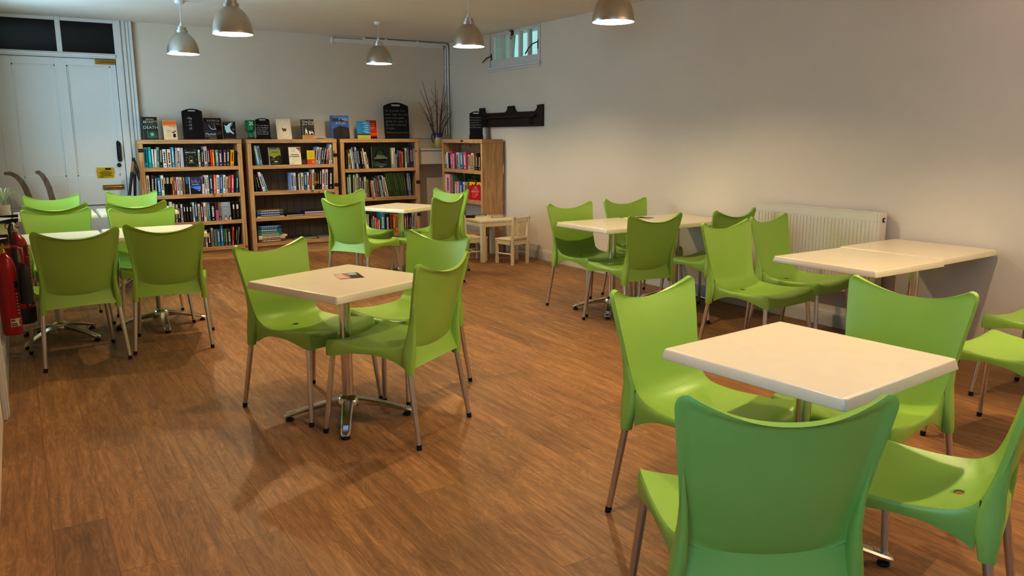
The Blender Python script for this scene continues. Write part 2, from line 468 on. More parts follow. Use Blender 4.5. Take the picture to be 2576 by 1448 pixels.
# ------------------------------------------------------------------ little window high on the right wall
wn = struct(bpy.data.objects.new('window_1', None)); COL.objects.link(wn)
ya, yb_, za, zb = WIN
m = MB(); X0, X1 = XR + .005, XR + .06
m.box(X0, X1, ya, ya + .045, za, zb); m.box(X0, X1, yb_ - .06, yb_, za, zb)
m.box(X0, X1, ya + .045, yb_ - .06, za, za + .085); m.box(X0, X1, ya + .045, yb_ - .06, zb - .035, zb)
n = 5; a, b_ = ya + .045, yb_ - .06
for i in range(1, n):
    c = a + (b_ - a) * i / n; m.box(X0 + .008, X1 - .006, c - .021, c + .021, za + .085, zb - .035)
m.build('window_frame', M['paint'], wn, bevel=.003)
m = MB(); m.box(XR - .012, XR, ya - .03, ya, za - .03, ZC); m.box(XR - .012, XR, yb_, yb_ + .03, za - .03, ZC)
m.box(XR - .03, XR + .01, ya - .045, yb_ + .045, za - .028, za); m.box(XR - .015, XR, ya - .02, yb_ + .02, za - .055, za - .028)
m.build('window_sill', M['paint'], wn, bevel=.003)
for i in range(n):
    c, d = a + (b_ - a) * i / n, a + (b_ - a) * (i + 1) / n
    m = MB(); m.box(XR + .03, XR + .034, c + .019, d - .019, za + .083, zb - .033); m.build('pane', M['glass'], wn)
m = MB()
m.box(XR - .004, XR + .012, ya + .02, ya + .03, za + .14, za + .24)
m.tube([(XR - .006, ya + .03, za + .215), (XR - .02, ya + .10, za + .20), (XR - .03, ya + .17, za + .16), (XR - .03, ya + .24, za + .10)], .007, 8)
o = m.build('window_stay', M['bronze'], wn); o['label'] = 'curved dark metal stay'
m = MB(); m.box(XR - .004, XR + .012, yb_ - .03, yb_ - .02, za + .09, za + .17)
m.tube([(XR - .006, yb_ - .02, za + .14), (XR - .03, yb_ + .05, za + .12), (XR - .045, yb_ + .12, za + .07)], .007, 8)
o = m.build('window_stay', M['bronze'], wn); o['label'] = 'curved dark metal stay'
m = MB(); c = (a + b_) / 2 + .03
m.box(XR - .012, XR + .005, c - .018, c + .018, zb - .065, zb - .01); m.box(XR - .03, XR, c - .01, c + .03, zb - .02, zb - .008)
m.tube([(XR - .014, c + .01 + .022 * math.cos(t), zb - .085 + .022 * math.sin(t)) for t in [i * PI / 6 for i in range(12)]], .004, 6)
m.build('window_catch', M['bronze'], wn)
# what lies outside that window: rising bank, pale wall
m = MB(); rng = random.Random(3)
rows = []
for i in range(9):
    z = 1.5 + i * .42
    rows.append([(XR + 1.6 + .12 * i + rng.uniform(-.08, .08), 11.05 + .10 * i + j * .5 + rng.uniform(-.15, .15), z + rng.uniform(-.1, .1)) for j in range(14)])
m.loft(rows, smooth=True, cap=False, closed=False)
struct(m.build('garden_bank', M['hedge'], fixn=False))

# the two unseen windows that light the room: plain frames
def plain_window(name, axis, c0, c1, z0, z1, w0, w1, n):
    m = MB()
    def B(a0, a1, zz0, zz1):
        if axis == 'x': m.box(a0, a1, w0, w1, zz0, zz1)
        else: m.box(w0, w1, a0, a1, zz0, zz1)
    B(c0, c0 + .06, z0, z1); B(c1 - .06, c1, z0, z1); B(c0 + .06, c1 - .06, z0, z0 + .06); B(c0 + .06, c1 - .06, z1 - .06, z1)
    for i in range(1, n):
        c = c0 + (c1 - c0) * i / n; B(c - .02, c + .02, z0 + .06, z1 - .06)
    struct(m.build(name, M['paint'], bevel=.004))
# sky shows past the end of this garden wall
plain_window('window_2', 'y', -1.0, .9, .9, 2.2, XL - .12, XL - .06, 2)
plain_window('window_3', 'y', 6.5, 9.0, 1.15, 2.4, XL - .12, XL - .06, 2)
# ------------------------------------------------------------------ lime stacking chair
KC = [(-.318, .822), (-.300, .765), (-.281, .69), (-.264, .61), (-.247, .54), (-.226, .485), (-.192, .452), (-.146, .436), (-.06, .430), (.06, .434), (.155, .447), (.205, .450), (.233, .442), (.246, .423), (.249, .390)]
KE = [(-.283, .875, .246), (-.268, .80, .2375), (-.250, .72, .227), (-.232, .63, .2155), (-.213, .555, .208), (-.193, .505, .203), (-.163, .477, .203), (-.126, .464, .207), (-.05, .456, .215), (.06, .458, .224), (.16, .468, .230), (.21, .475, .232), (.234, .469, .229), (.246, .45, .224), (.249, .395, .220)]
def crom(K, t):
    n = len(K) - 1; t = max(0, min(n, t)); i = min(int(t), n - 1); u = t - i
    p = [K[max(0, min(n, i + k))] for k in (-1, 0, 1, 2)]
    return [.5 * (2 * b + (c - a) * u + (2 * a - 5 * b + 4 * c - d) * u * u + (-a + 3 * b - 3 * c + d) * u ** 3) for a, b, c, d in zip(*p)]
def shell(u, t):
    c = crom(KC, t); e = crom(KE, t); s = abs(u) ** 2.2
    hw = e[2]
    d = t * .068; r = .028
    if d < r: hw -= r - math.sqrt(max(0, r * r - (r - d) ** 2))
    return Vector((u * hw, c[0] + (e[0] - c[0]) * s, c[1] + (e[1] - c[1]) * s))
def shell_n(u, t):
    h = .01
    a = shell(min(1, u + h), t) - shell(max(-1, u - h), t)
    b = shell(u, min(14, t + h)) - shell(u, max(0.05, t) - h if t > .05 else 0)
    n = a.cross(b)
    n = -n if n.dot(Vector((0, 1, .6))) < 0 else n
    return n.normalized()
def make_chair():
    us = [math.sin(PI / 2 * (-1 + 2 * i / 26)) * .5 + (-1 + 2 * i / 26) * .5 for i in range(27)]
    root = thing('cafe_chair', 'x', 'chair')
    # backrest -------------------------------------------------
    def tend(u): return 5.75 - .85 * u * u
    NT = 30
    def tt(i, u):
        if i < 6: return [0, .05, .1, .18, .28, .4][i]
        if i == NT - 1: return tend(u)
        return .4 + (tend(u) - .03 - .4) * (i - 5) / (NT - 7)
    fr, bk = [], []
    for i in range(NT):
        a, b = [], []
        for u in us:
            t = tt(i, u); p = shell(u, t); n = shell_n(u, max(t, .06))
            rim = max(0, (abs(u) - .90) / .10) if abs(u) > .90 else 0
            top = max(0, 1 - t / .28)
            low = max(0, (i - (NT - 9)) / 8)
            th = .0065 + .011 * min(1, max(rim * 1.6, top)) + .021 * low * low
            a.append(p); b.append(p - n * th)
        fr.append(a); bk.append(b)
    m = MB(); n = len(us)
    m.loft(fr, smooth=True, cap=False, closed=False)
    m.loft([r[::-1] for r in bk], smooth=True, cap=False, closed=False)
    m.loft([fr[0], bk[0]], smooth=True, cap=False, closed=False)
    m.loft([fr[-1], bk[-1]], smooth=True, cap=False, closed=False)
    for j in (0, n - 1): m.loft([[r[j] for r in fr], [r[j] for r in bk]], smooth=True, cap=False, closed=False)
    m.build('backrest', M['plastic'], root, sharp=58)
    # seat with aprons and leg sockets -------------------------
    m = MB()
    def zb(y):
        K = [(-.30, .353), (-.215, .357), (-.185, .374), (-.14, .398), (-.08, .416), (0, .424), (.08, .420), (.15, .407), (.20, .396), (.26, .391)]
        for (a, za), (b, zb_) in zip(K, K[1:]):
            if a <= y <= b: return za + (zb_ - za) * (y - a) / (b - a)
        return .391
    NS = 34; sheet = []; sl = []; sr = []
    def ts_(i, u):
        a = tend(u)
        return a if i == 0 else a + .03 + (13.97 - a) * (i - 1) / (NS - 2)
    for i in range(NS):
        row = [shell(u, ts_(i, u)) for u in us]
        sheet.append(row)
        for sgn, dst in ((-1, sl), (1, sr)):
            e = row[0] if sgn < 0 else row[-1]
            z0 = min(zb(e.y), e.z - .002); h = e.z - z0
            col = [e]
            for dx, k in ((.004, .10), (.0065, .3), (.0065, .65), (.005, 1.0)):
                col.append(Vector((e.x + sgn * dx, e.y, e.z - h * k)))
            for dx, k in ((-.003, 1.0), (-.004, .3)):
                col.append(Vector((e.x + sgn * dx, e.y, e.z - h * k)))
            dst.append(col)
    m.loft(sheet, smooth=True, cap=False, closed=False)
    und = [[p - shell_n(u, t) * .006 if 0 < j < len(us) - 1 else p - shell_n(u, t) * .003 for j, (p, u, t) in enumerate((p, u, ts_(i, u)) for p, u in zip(r, us))] for i, r in enumerate(sheet)]
    m.loft([r[::-1] for r in und], smooth=True, cap=False, closed=False)
    m.loft([sheet[-1], und[-1]], smooth=False, cap=False, closed=False)
    m.loft(sl, smooth=True, cap=False, closed=False); m.loft(sr, smooth=True, cap=False, closed=False)
    # front apron continuing the lip
    lip = []
    for k, (dy, z) in enumerate(((0, None), (.0005, .396), (-.001, .392))):
        lip.append([Vector((p.x, p.y + dy, (p.z if z is None else z + .006 * (1 - abs(u) ** 3)))) for p, u in zip(sheet[-1], us)])
    # rear apron
    ra = []
    for y, z in ((-.2175, .466), (-.2225, .445), (-.2325, .412), (-.246, .380), (-.241, .379), (-.226, .42)):
        k = max(0, (z - .44) / .026)
        ra.append([Vector((.208 * u, y - .006 * (1 - u * u) * (1 - k) + .0125 * k * abs(u) ** 2.2, z + (.006 * (1 - u * u) if z < .40 else 0) + .052 * k * abs(u) ** 2.2)) for u in us])
    m.loft(ra, smooth=True, cap=False, closed=False)
    # rear leg posts and front sockets
    for s in (-1, 1):
        rings = []
        for x, y, z, rx, ry in ((.2205, -.2275, .352, .0195, .0215), (.220, -.226, .375, .020, .024), (.217, -.223, .42, .0195, .031), (.212, -.224, .47, .017, .032), (.2085, -.230, .53, .0125, .024), (.2125, -.243, .60, .0085, .0135), (.219, -.256, .67, .004, .006), (.222, -.262, .70, .001, .001)):
            rings.append([(s * (x - .004) + rx * math.copysign(abs(math.cos(a)) ** .75, math.cos(a)), y + ry * math.copysign(abs(math.sin(a)) ** .75, math.sin(a)), z) for a in [2 * PI * k / 16 for k in range(16)]])
        m.loft(rings, smooth=True, cap=True)
        rings = []
        for x, y, z, r in ((.2155, .216, .392, .0165), (.2145, .213, .425, .0185), (.212, .208, .455, .018)):
            rings.append([(s * x + r * math.cos(a), y + r * math.sin(a), z) for a in [2 * PI * k / 14 for k in range(14)]])
        m.loft(rings, smooth=True, cap=True)
    seat = m.build('seat', M['plastic'], root, sharp=52)
    # drain hole near the backrest
    c = MB(); c.lathe([(.016, .36), (.016, .50)], 20, T=Matrix.Translation((0, -.128, 0)) @ Matrix.Diagonal((1.25, .85, 1, 1)))
    cut = c.build('cut', M['plastic'])
    md = seat.modifiers.new('hole', 'BOOLEAN'); md.object = cut; md.operation = 'DIFFERENCE'; md.solver = 'FAST'
    dg = bpy.context.evaluated_depsgraph_get()
    me = bpy.data.meshes.new_from_object(seat.evaluated_get(dg))
    if len(me.polygons) > 500:
        seat.modifiers.clear(); seat.data = me
    else:
        seat.modifiers.clear()
    bpy.data.objects.remove(cut)
    # legs
    for s in (-1, 1):
        for (x0, y0, z0), (x1, y1) in (((.217, -.2265, .372), (.243, -.284)), ((.2145, .215, .41), (.252, .250))):
            A = Vector((s * x0, y0, z0)); B = Vector((s * x1, y1, .012))
            m = MB(); m.tube([A, A.lerp(B, .5), B], [.0135, .013, .0115], 14)
            lg = m.build('leg', M['alu'], root, sharp=50)
            d = (B - A).normalized()
            m = MB(); m.tube([B - d * .012, B, B + d * .0125], [.0126, .0126, .0115], 14)
            # flatten the underside on the floor
            m.v = [Vector((p.x, p.y, max(p.z, .0005))) for p in m.v]
            m.build('foot_cap', M['black'], lg, sharp=50)
    return root

CH = {  # x, y, rotation, label
 'F1': (2.106, 1.970, -2.991, 'bright lime chair at the left side of the nearest square table, open floor behind it'),
 'F2': (2.603, 1.690, 1.670, 'lime chair on the far side of the nearest square table, its front facing us'),
 'F3': (1.552, 1.336, -0.557, 'largest lime chair, its back turned to us in front of the nearest square table'),
 'F4': (2.157, 1.225, 0.374, 'lime chair cut by the photo right edge, round drain hole in its seat showing'),
 'C1': (1.261, 4.057, -2.721, 'yellow-lit lime chair at the left of the table holding the postcard, front towards us'),
 'C2': (1.819, 4.077, 1.942, 'lime chair behind the table holding the postcard, partly hidden by another chair back'),
 'C3': (1.515, 3.535, 0.569, 'lime chair at the right of the table holding the postcard, its back towards us'),
 'R1': (4.027, 5.193, -3.094, 'lime chair at the left end of the long wall table, nearest the child furniture'),
 'R2': (4.695, 5.281, -3.171, 'lime chair behind the long wall table left of the radiator, only its upper half showing'),
 'R3': (3.943, 4.597, -0.060, 'dark-backed lime chair in front of the long wall table left of the radiator'),
 'R4': (4.678, 4.545, 0.060, 'dark-backed lime chair whose top edge overlaps the left end of the radiator'),
 'M1': (4.024, 3.409, -3.077, 'bright lime chair with empty seat facing us, left of the long table below the radiator'),
 'M2': (4.619, 3.530, -2.970, 'darker lime chair directly before the radiator, overlapped by a brighter chair on its left'),
 'M3': (3.874, 1.766, -0.008, 'lime chair at the photo right edge, seat and two front legs visible, nearer of two'),
 'M4': (4.680, 1.968, 0.000, 'lime chair at the photo right edge, seat corner against the wall, farther of two'),
 'L1': (0.238, 5.830, 0.110, 'dark-backed lime chair beside the fire extinguishers, its back towards us'),
 'L2': (0.844, 5.899, -0.185, 'dark-backed lime chair right of the one beside the extinguishers, back towards us'),
 'L3': (0.257, 6.942, 3.216, 'lime chair facing us just right of the black extinguisher handle'),
 'L4': (0.820, 6.687, 3.114, 'yellow-lit lime chair facing us, right of the chair by the extinguisher handle'),
 'L5': (0.235, 8.060, 0.053, 'dark-backed lime chair in the second row by the left wall, only its top showing'),
 'L6': (0.886, 7.997, -0.039, 'dark-backed lime chair in the second row before the first bookcase, only its top showing'),
 'L7': (0.298, 8.719, 3.249, 'mint-lit lime chair nearest the white door, below the curved wooden handles'),
 'L8': (0.978, 8.858, 3.058, 'mint-lit lime chair in the last row, just below the walking poles'),
 'B1': (2.746, 7.057, -1.054, 'mint lime chair with its back to us, left of the small table before the bookcases'),
 'B2': (3.018, 7.814, -2.908, 'lime chair facing us behind the mint-backed one, left of the table before the bookcases'),
 'B3': (3.348, 6.970, 0.443, 'narrow dark-backed lime chair at the right of the small table before the bookcases'),
 'B4': (3.703, 7.501, 1.960, 'mint-lit lime chair facing us below the corner bookcase, behind a dark-backed chair'),
}
proto = make_chair()
first = True
for k, (x, y, a, lab) in CH.items():
    g = {'F': 'chairs around the nearest table', 'C': 'chairs around the table with the postcard', 'R': 'chairs around the long wall table', 'M': 'chairs along the long table by the radiator', 'L': 'chairs at the tables by the left wall', 'B': 'chairs around the table by the bookcases'}[k[0]]
    if first:
        proto.location = (x, y, 0); proto.rotation_euler = (0, 0, a); proto['label'] = lab; proto['group'] = g; first = False
    else:
        dup(proto, (x, y, 0), a, lab, g)

# ------------------------------------------------------------------ cafe tables
def make_table(half=.326, lip=.010):
    root = thing('cafe_table', 'x', 'table')
    h2 = half + lip; m = MB()
    def ring(h, z, r):
        p = []
        for cx, cy, a0 in ((1, 1, 0), (-1, 1, 90), (-1, -1, 180), (1, -1, 270)):
            for k in range(5):
                a = R(a0 + 90 * k / 4); p.append((cx * (h - r) + r * math.cos(a), cy * (h - r) + r * math.sin(a), z))
        return p
    rings = [ring(half - .03, .700, .008), ring(h2 - .003, .700, .010), ring(h2 - .0005, .7012, .011), ring(h2, .7035, .012), ring(half + .003, .7295, .010), ring(half + .0015, .7335, .010), ring(half - .0015, .735, .009), ring(half - .012, .735, .006)]
    m.loft(rings, smooth=True, cap=True)
    m.build('tabletop', M['lam'], root, sharp=50)
    m = MB(); m.lathe([(.029, .10), (.029, .685)], 28); m.build('column', M['chrome'], root)
    m = MB(); m.box(-.19, .19, -.022, .022, .684, .700); m.box(-.022, .022, -.19, .19, .684, .700); m.lathe([(.05, .672), (.05, .684)], 20)
    m.build('top_bracket', M['black'], root)
    m = MB(); m.lathe([(.058, .070), (.062, .085), (.058, .104), (.046, .118), (.034, .124), (.029, .128)], 28)
    m.build('hub', M['chrome'], root, sharp=40)
    for k in range(4):
        T = Matrix.Rotation(R(45 + 90 * k), 4, 'Z')
        m = MB(); rings = []
        for r, zt, w, th in ((.035, .112, .030, .040), (.08, .104, .029, .034), (.15, .088, .027, .026), (.22, .068, .0255, .022), (.285, .046, .0245, .019), (.315, .036, .022, .016), (.327, .031, .016, .010)):
            c = .007
            rings.append([(r, -w, zt - c), (r, -w + c, zt), (r, w - c, zt), (r, w, zt - c), (r, w * .8, zt - th), (r, -w * .8, zt - th)])
        m.loft(rings, smooth=True, cap=True, T=T)
        for q in range(5): m.box(.268 + q * .010, .273 + q * .010, -.013, .013, .045, .0565 - q * .0033, T=T)
        lg = m.build('leg', M['chrome'], root, sharp=35)
        m = MB(); m.lathe([(.021, .0), (.022, .004), (.019, .012), (.008, .016), (.008, .024)], 16, T=T @ Matrix.Translation((.300, 0, 0)))
        m.build('glide', M['black'], lg, sharp=40)
    return root
TB = [  # x, y, rot deg, label, group
 (2.147, 1.606, -85.0, 'nearest square cream table, bare, surrounded by four lime chairs', None),
 (1.341, 3.756, -68.5, 'square cream table with a postcard lying on it', None),
 (4.105, 2.776, -88.8, 'cream table forming the near half of the long table below the radiator', 'tables pushed together by the radiator'),
 (4.7985, 2.832, -87, 'cream table against the right wall, far half of the long table below the radiator', 'tables pushed together by the radiator'),
 (4.099, 5.001, -89.8, 'cream table between four chairs, left half of the long table left of the radiator', 'tables pushed together left of the radiator'),
 (4.787, 4.985, -89.8, 'cream table against the wall, far half of the long table left of the radiator', 'tables pushed together left of the radiator'),
 (.839, 6.500, -.3, 'cream table behind the second dark-backed chair from the extinguishers', 'tables by the left wall'),
 (.158, 6.44, .3, 'cream table behind the dark-backed chair beside the extinguishers', 'tables by the left wall'),
 (.962, 8.50, 0, 'window-lit white-looking table in the last row, right of the narrow gap', 'tables by the door'),
 (.262, 8.515, 0, 'window-lit white-looking table in the last row, left of the narrow gap', 'tables by the door'),
]
t0 = make_table()
for i, (x, y, a, lab, g) in enumerate(TB):
    o = t0 if i == 0 else dup(t0)
    o.location = (x, y, 0); o.rotation_euler = (0, 0, R(a)); o['label'] = lab
    if g: o['group'] = g
    if i == 6:
        for c in o.children:
            if c.name.startswith('leg'): c.rotation_euler = (0, 0, R(45))
ts = make_table(.300, .010)
ts.location = (3.294, 7.428, 0); ts.rotation_euler = (0, 0, R(-64.2)); ts['label'] = 'small square cream table standing in front of the bookcases'
# ------------------------------------------------------------------ pendant lamps
def make_lamp():
    root = thing('pendant_lamp', 'x', 'lamp')          # origin: centre of the rim
    H = ZC
    m = MB()
    prof = [(.1425, 0), (.1435, .002), (.142, .02), (.1375, .055), (.128, .092), (.113, .126), (.092, .157), (.070, .179), (.056, .189), (.054, .191), (.054, .216), (.041, .218), (.041, .244), (.026, .247), (.012, .249)]
    m.lathe(prof, 40, cap=False); m.build('lamp_shade', M['shade'], root, sharp=40)
    m = MB(); m.lathe([(.1425, 0), (.1405, .001), (.1395, .02), (.135, .055), (.1255, .092), (.1105, .125), (.090, .154), (.068, .176), (.02, .187), (0, .188)], 40, cap=False)
    o = m.build('shade_lining', M['lining'], root); o['label'] = 'white inside of the lamp shade'
    m = MB(); m.lathe([(0, .116), (.012, .118), (.022, .126), (.025, .138), (.021, .155), (.015, .168), (.013, .187)], 20, cap=False); m.build('bulb', M['bulb'], root)
    m = MB(); m.lathe([(.018, .247), (.017, .262), (.006, .285), (.0045, .29)], 14); m.build('cord_grip', M['white_plastic'], root, sharp=40)
    return root
def lamp_top(root, z):
    m = MB(); m.tube([(0, 0, .285), (0, 0, ZC - z - .012)], .0035, 8); m.build('cord', M['white_plastic'], root)
    m = MB(); h = ZC - z; m.lathe([(.012, h - .034), (.03, h - .03), (.042, h - .022), (.045, h - .004), (.045, h)], 24); m.build('ceiling_rose', M['white_plastic'], root, sharp=40)
LP = [
 (1.45, 8.17, 2.200, 'grey metal pendant lamp farthest left, hanging nearest the white door'),
 (1.45, 6.18, 2.172, 'large grey metal pendant lamp second from the left, its cap cut by the top edge'),
 (3.575, 8.53, 2.232, 'small grey metal pendant lamp hanging in front of the white pipe and trunking'),
 (3.60, 6.50, 2.232, 'grey metal pendant lamp overlapping the left of the little high window'),
 (3.55, 4.38, 2.196, 'largest grey metal pendant lamp, its top cut off, right of the little window'),
 (1.45, 4.10, 2.18, 'grey metal pendant lamp just above the picture, over the table with the postcard'),
 (1.45, 1.95, 2.18, 'grey metal pendant lamp out of view over the floor left of the nearest table'),
 (3.55, 2.15, 2.18, 'grey metal pendant lamp out of view over the long table by the radiator'),
]
l0 = make_lamp()
lamps = []
for i, (x, y, z, lab) in enumerate(LP):
    o = l0 if i == 0 else dup(l0)
    o.location = (x, y, z); o['label'] = lab; o['group'] = 'pendant lamps in two rows'
    lamps.append(o)
for o, (x, y, z, lab) in zip(lamps, LP):
    lamp_top(o, z)
    ld = bpy.data.lights.new('lamp_light', 'POINT'); ld.energy = LAMP_W * (1.45 if 4 < y < 4.2 else 1); ld.color = LAMP_C; ld.shadow_soft_size = .03
    lo = bpy.data.objects.new('lamp_light', ld); COL.objects.link(lo); lo.location = (x, y, z + (.124 if 4 < y < 4.2 else .108 if y < 4 else .080))

# ------------------------------------------------------------------ radiator
rr = thing('radiator', 'cream panel radiator fixed low on the right wall', 'radiator', (0, 0, 0))
y0, y1, z0, z1, xf = 3.27, 4.39, .31, .905, 5.06
m = MB()
m.box(xf, xf + .012, y0 + .02, y1 - .02, z0, z1 - .004)
m.box(xf - .002, xf, y0 + .02, y1 - .02, z1 - .062, z1 - .006); m.box(xf - .002, xf, y0 + .02, y1 - .02, z0 + .006, z0 + .05)
n = 34
for i in range(n):
    c = y0 + .04 + (y1 - y0 - .08) * (i + .5) / n; w = (y1 - y0 - .08) / n
    m.prism([(c - w * .36, xf), (c - w * .24, xf - .006), (c + w * .24, xf - .006), (c + w * .36, xf)], z0 + .055, z1 - .068, axis='z', T=Matrix(((0, 1, 0, 0), (1, 0, 0, 0), (0, 0, 1, 0), (0, 0, 0, 1))))
m.build('front_panel', M['rad'], rr, bevel=.0015)
m = MB(); m.box(xf, xf + .082, y0, y0 + .02, z0, z1); m.box(xf, xf + .082, y1 - .02, y1, z0, z1)
m.build('side_panel', M['rad'], rr, bevel=.004)
m = MB(); m.box(xf, xf + .082, y0 + .02, y1 - .02, z1 - .006, z1)
for i in range(26):
    c = y0 + .05 + (y1 - y0 - .1) * i / 25; m.box(xf + .02, xf + .066, c - .012, c + .012, z1, z1 + .0015)
m.build('top_grille', M['rad'], rr)
m = MB(); T = Matrix.Translation((xf + .045, y0, z1 - .05)) @ Matrix.Rotation(R(90), 4, 'X')
m.lathe([(.017, -.001), (.017, .004), (.009, .006)], 16, T=T); o = m.build('vent_cap', M['iron'], rr)
m = MB(); m.lathe([(.009, .004), (.009, .011), (.004, .012)], 12, T=T); m.build('vent_screw', M['white_plastic'], rr)
m = MB(); m.tube([(xf + .04, y1 - .05, z0 + .03), (xf + .04, y1 - .05, .16), (xf + .055, y1 - .05, .12), (XR - .01, y1 - .05, .118)], .009, 10); m.tube([(xf + .04, y0 + .06, z0 + .03), (xf + .04, y0 + .06, .16), (xf + .055, y0 + .06, .12), (XR - .01, y0 + .06, .118)], .009, 10)
m.build('pipe', M['paint'], rr)
m = MB(); m.lathe([(.022, 0), (.026, .01), (.026, .055), (.018, .065)], 16, T=Matrix.Translation((xf + .04, y1 - .05, .20))); m.build('valve', M['white_plastic'], rr, sharp=40)

# ------------------------------------------------------------------ carved dark coat rail on the right wall
ck = thing('coat_rail', 'dark carved wooden rail with three upright lugs on the right wall', 'coat rail', (0, 0, 0))
ya, yb = 7.59, 9.03; z0 = 1.545
def rail_poly():
    L = yb - ya; p = [(ya, 0), (yb, 0), (yb, .05), (yb + .03, .085), (yb, .115), (yb, .24), (yb - .11, .24)]
    def cup(c0, c1, zt, n=6):   # concave quarter between lug and rail
        return [(c0 + (c1 - c0) * (1 - math.cos(a)), zt - (zt - .172) * math.sin(a)) for a in [PI / 2 * k / n for k in range(1, n + 1)]]
    p += [(yb - .11, .215)] + cup(yb - .11, yb - .17, .215)
    c = ya + L * .47
    p += cup(c + .17, c + .07, .172)[:0] + [(c + .15, .172), (c + .11, .18), (c + .08, .20), (c + .07, .225), (c + .07, .245), (c - .055, .245), (c - .06, .225), (c - .075, .20), (c - .105, .18), (c - .14, .172)]
    p += [(ya + .17, .172), (ya + .13, .18), (ya + .105, .205), (ya + .095, .24), (ya, .245)]
    return p
m = MB(); m.prism([(y, z0 + z) for y, z in rail_poly()], XR - .035, XR, axis='x')
m.build('back_board', M['dark_wood'], ck, bevel=.003)
m = MB(); m.tube([(XR - .05, ya + .12, z0 + .118), (XR - .05, yb + .01, z0 + .108)], .017, 12); m.box(XR - .05, XR - .035, ya + .1, yb, z0 + .128, z0 + .148); m.box(XR - .048, XR - .035, ya, yb, z0 + .004, z0 + .03)
m.build('moulding', M['dark_wood'], ck, bevel=.002)
m = MB(); m.tube([(XR - .05, ya + .215 + .03 * math.sin(t), z0 + .06 + .045 * math.cos(t)) for t in [i * 2 * PI / 20 for i in range(21)]], .006, 6); m.tube([(XR - .03, ya + .20, z0 + .12), (XR - .06, ya + .21, z0 + .11)], .008, 8)
m.build('ring', M['iron'], ck)

# ------------------------------------------------------------------ bookcases along the back wall
def bookcase(name, x0, x1, shelves, lab, depth=.258, yf=9.66, zt=1.402, tags=()):
    root = thing(name, lab, 'bookcase', ((x0 + x1) / 2, yf + depth / 2, 0), 0, 'pine bookcases')
    ox, oy = (x0 + x1) / 2, yf + depth / 2
    a, b_ = x0 - ox, x1 - ox; f, k = -depth / 2, depth / 2
    m = MB(); m.box(a - .003, b_ + .003, f - .004, k, zt - .046, zt); m.build('top_board', M['pine'], root, bevel=.003)
    for s in (0, 1):
        m = MB()
        if s == 0: m.box(a, a + .05, f, k, 0, zt - .046)
        else: m.box(b_ - .05, b_, f, k, 0, zt - .046)
        m.build('side_panel', M['pine_v'], root, bevel=.003)
    for z in shelves:
        m = MB(); m.box(a + .05, b_ - .05, f + .004, k - .012, z - .044, z); m.build('shelf', M['pine'], root, bevel=.002)
    m = MB(); m.box(a + .05, b_ - .05, f + .03, f + .055, 0, shelves[-1] - .044); m.build('plinth', M['pine'], root, bevel=.002)
    m = MB(); n = 11; w = (b_ - a - .1) / n
    for i in range(n): m.box(a + .05 + i * w + .0018, a + .05 + (i + 1) * w - .0018, k - .012, k - .003, .115, zt - .046)
    m.box(a + .05, b_ - .05, k - .003, k, .115, zt - .046)
    m.build('back_boarding', M['pine_back'], root)
    for (tx, tz) in tags:
        m = MB(); m.box(tx - ox - .026, tx - ox + .026, f - .007, f - .0005, tz - .019, tz + .019, col=srgb('141318'))
        for q in range(3): m.box(tx - ox - .018 + q * .013, tx - ox - .009 + q * .013, f - .0074, f - .007, tz - .003, tz + .003, col=srgb('6a6870'))
        o = m.build('shelf_tag', M['print'], root); o['label'] = 'small black shelf label'
    return root
bookcase('bookcase', 1.165, 2.280, (1.095, .782, .463, .159), 'pine bookcase full of books standing next to the white door', tags=((1.19, 1.285),))
bookcase('bookcase', 2.342, 3.441, (1.095, .782, .470, .165), 'half-empty pine bookcase with books lying flat, between two fuller ones', tags=((3.414, 1.205), (3.414, .835)))
bookcase('bookcase', 3.488, 4.574, (1.025, .652, .165), 'pine bookcase with the tall writing-covered blackboard standing on it', tags=((4.55, .832), (4.55, .40)))
# corner bookcase, open front facing left, end panel facing us
br = thing('bookcase', 'narrow pine bookcase in the corner, its knotty end panel facing us', 'bookcase', (4.99, 8.977, 0), 0, 'pine bookcases')
a, b_ = -.54, .54; f, k = -.15, .145; zt = 1.395
m = MB(); m.box(f - .004, k, a - .004, b_, zt - .048, zt); m.build('top_board', M['pine_v'] if 0 else M['pine'], br, bevel=.003)
for s in (0, 1):
    m = MB()
    y = a if s == 0 else b_ - .042
    m.box(f, k, y, y + .042, 0, zt - .048); m.build('side_panel', M['pine_v'], br, bevel=.003)
for z in (1.015, .640, .20):
    m = MB(); m.box(f + .004, k - .02, a + .042, b_ - .042, z - .046, z); m.build('shelf', M['pine'], br, bevel=.002)
m = MB(); m.box(k - .02, k - .008, a + .30, b_ - .042, 1.19, 1.347); m.build('back_rail', M['pine'], br)
m = MB(); m.box(k - .02, k - .008, a + .042, b_ - .042, .60, .64); m.build('back_rail', M['pine'], br)
m = MB(); m.box(f - .009, f - .0045, a + .48, a + .53, zt - .034, zt - .012, col=srgb('101014')); m.box(f - .0094, f - .009, a + .492, a + .518, zt - .026, zt - .021, col=srgb('77757c'))
o = m.build('shelf_tag', M['print'], br); o['label'] = 'small black shelf label'
m = MB()
for y, z in ((0, .96), (.2, .93)):
    pass
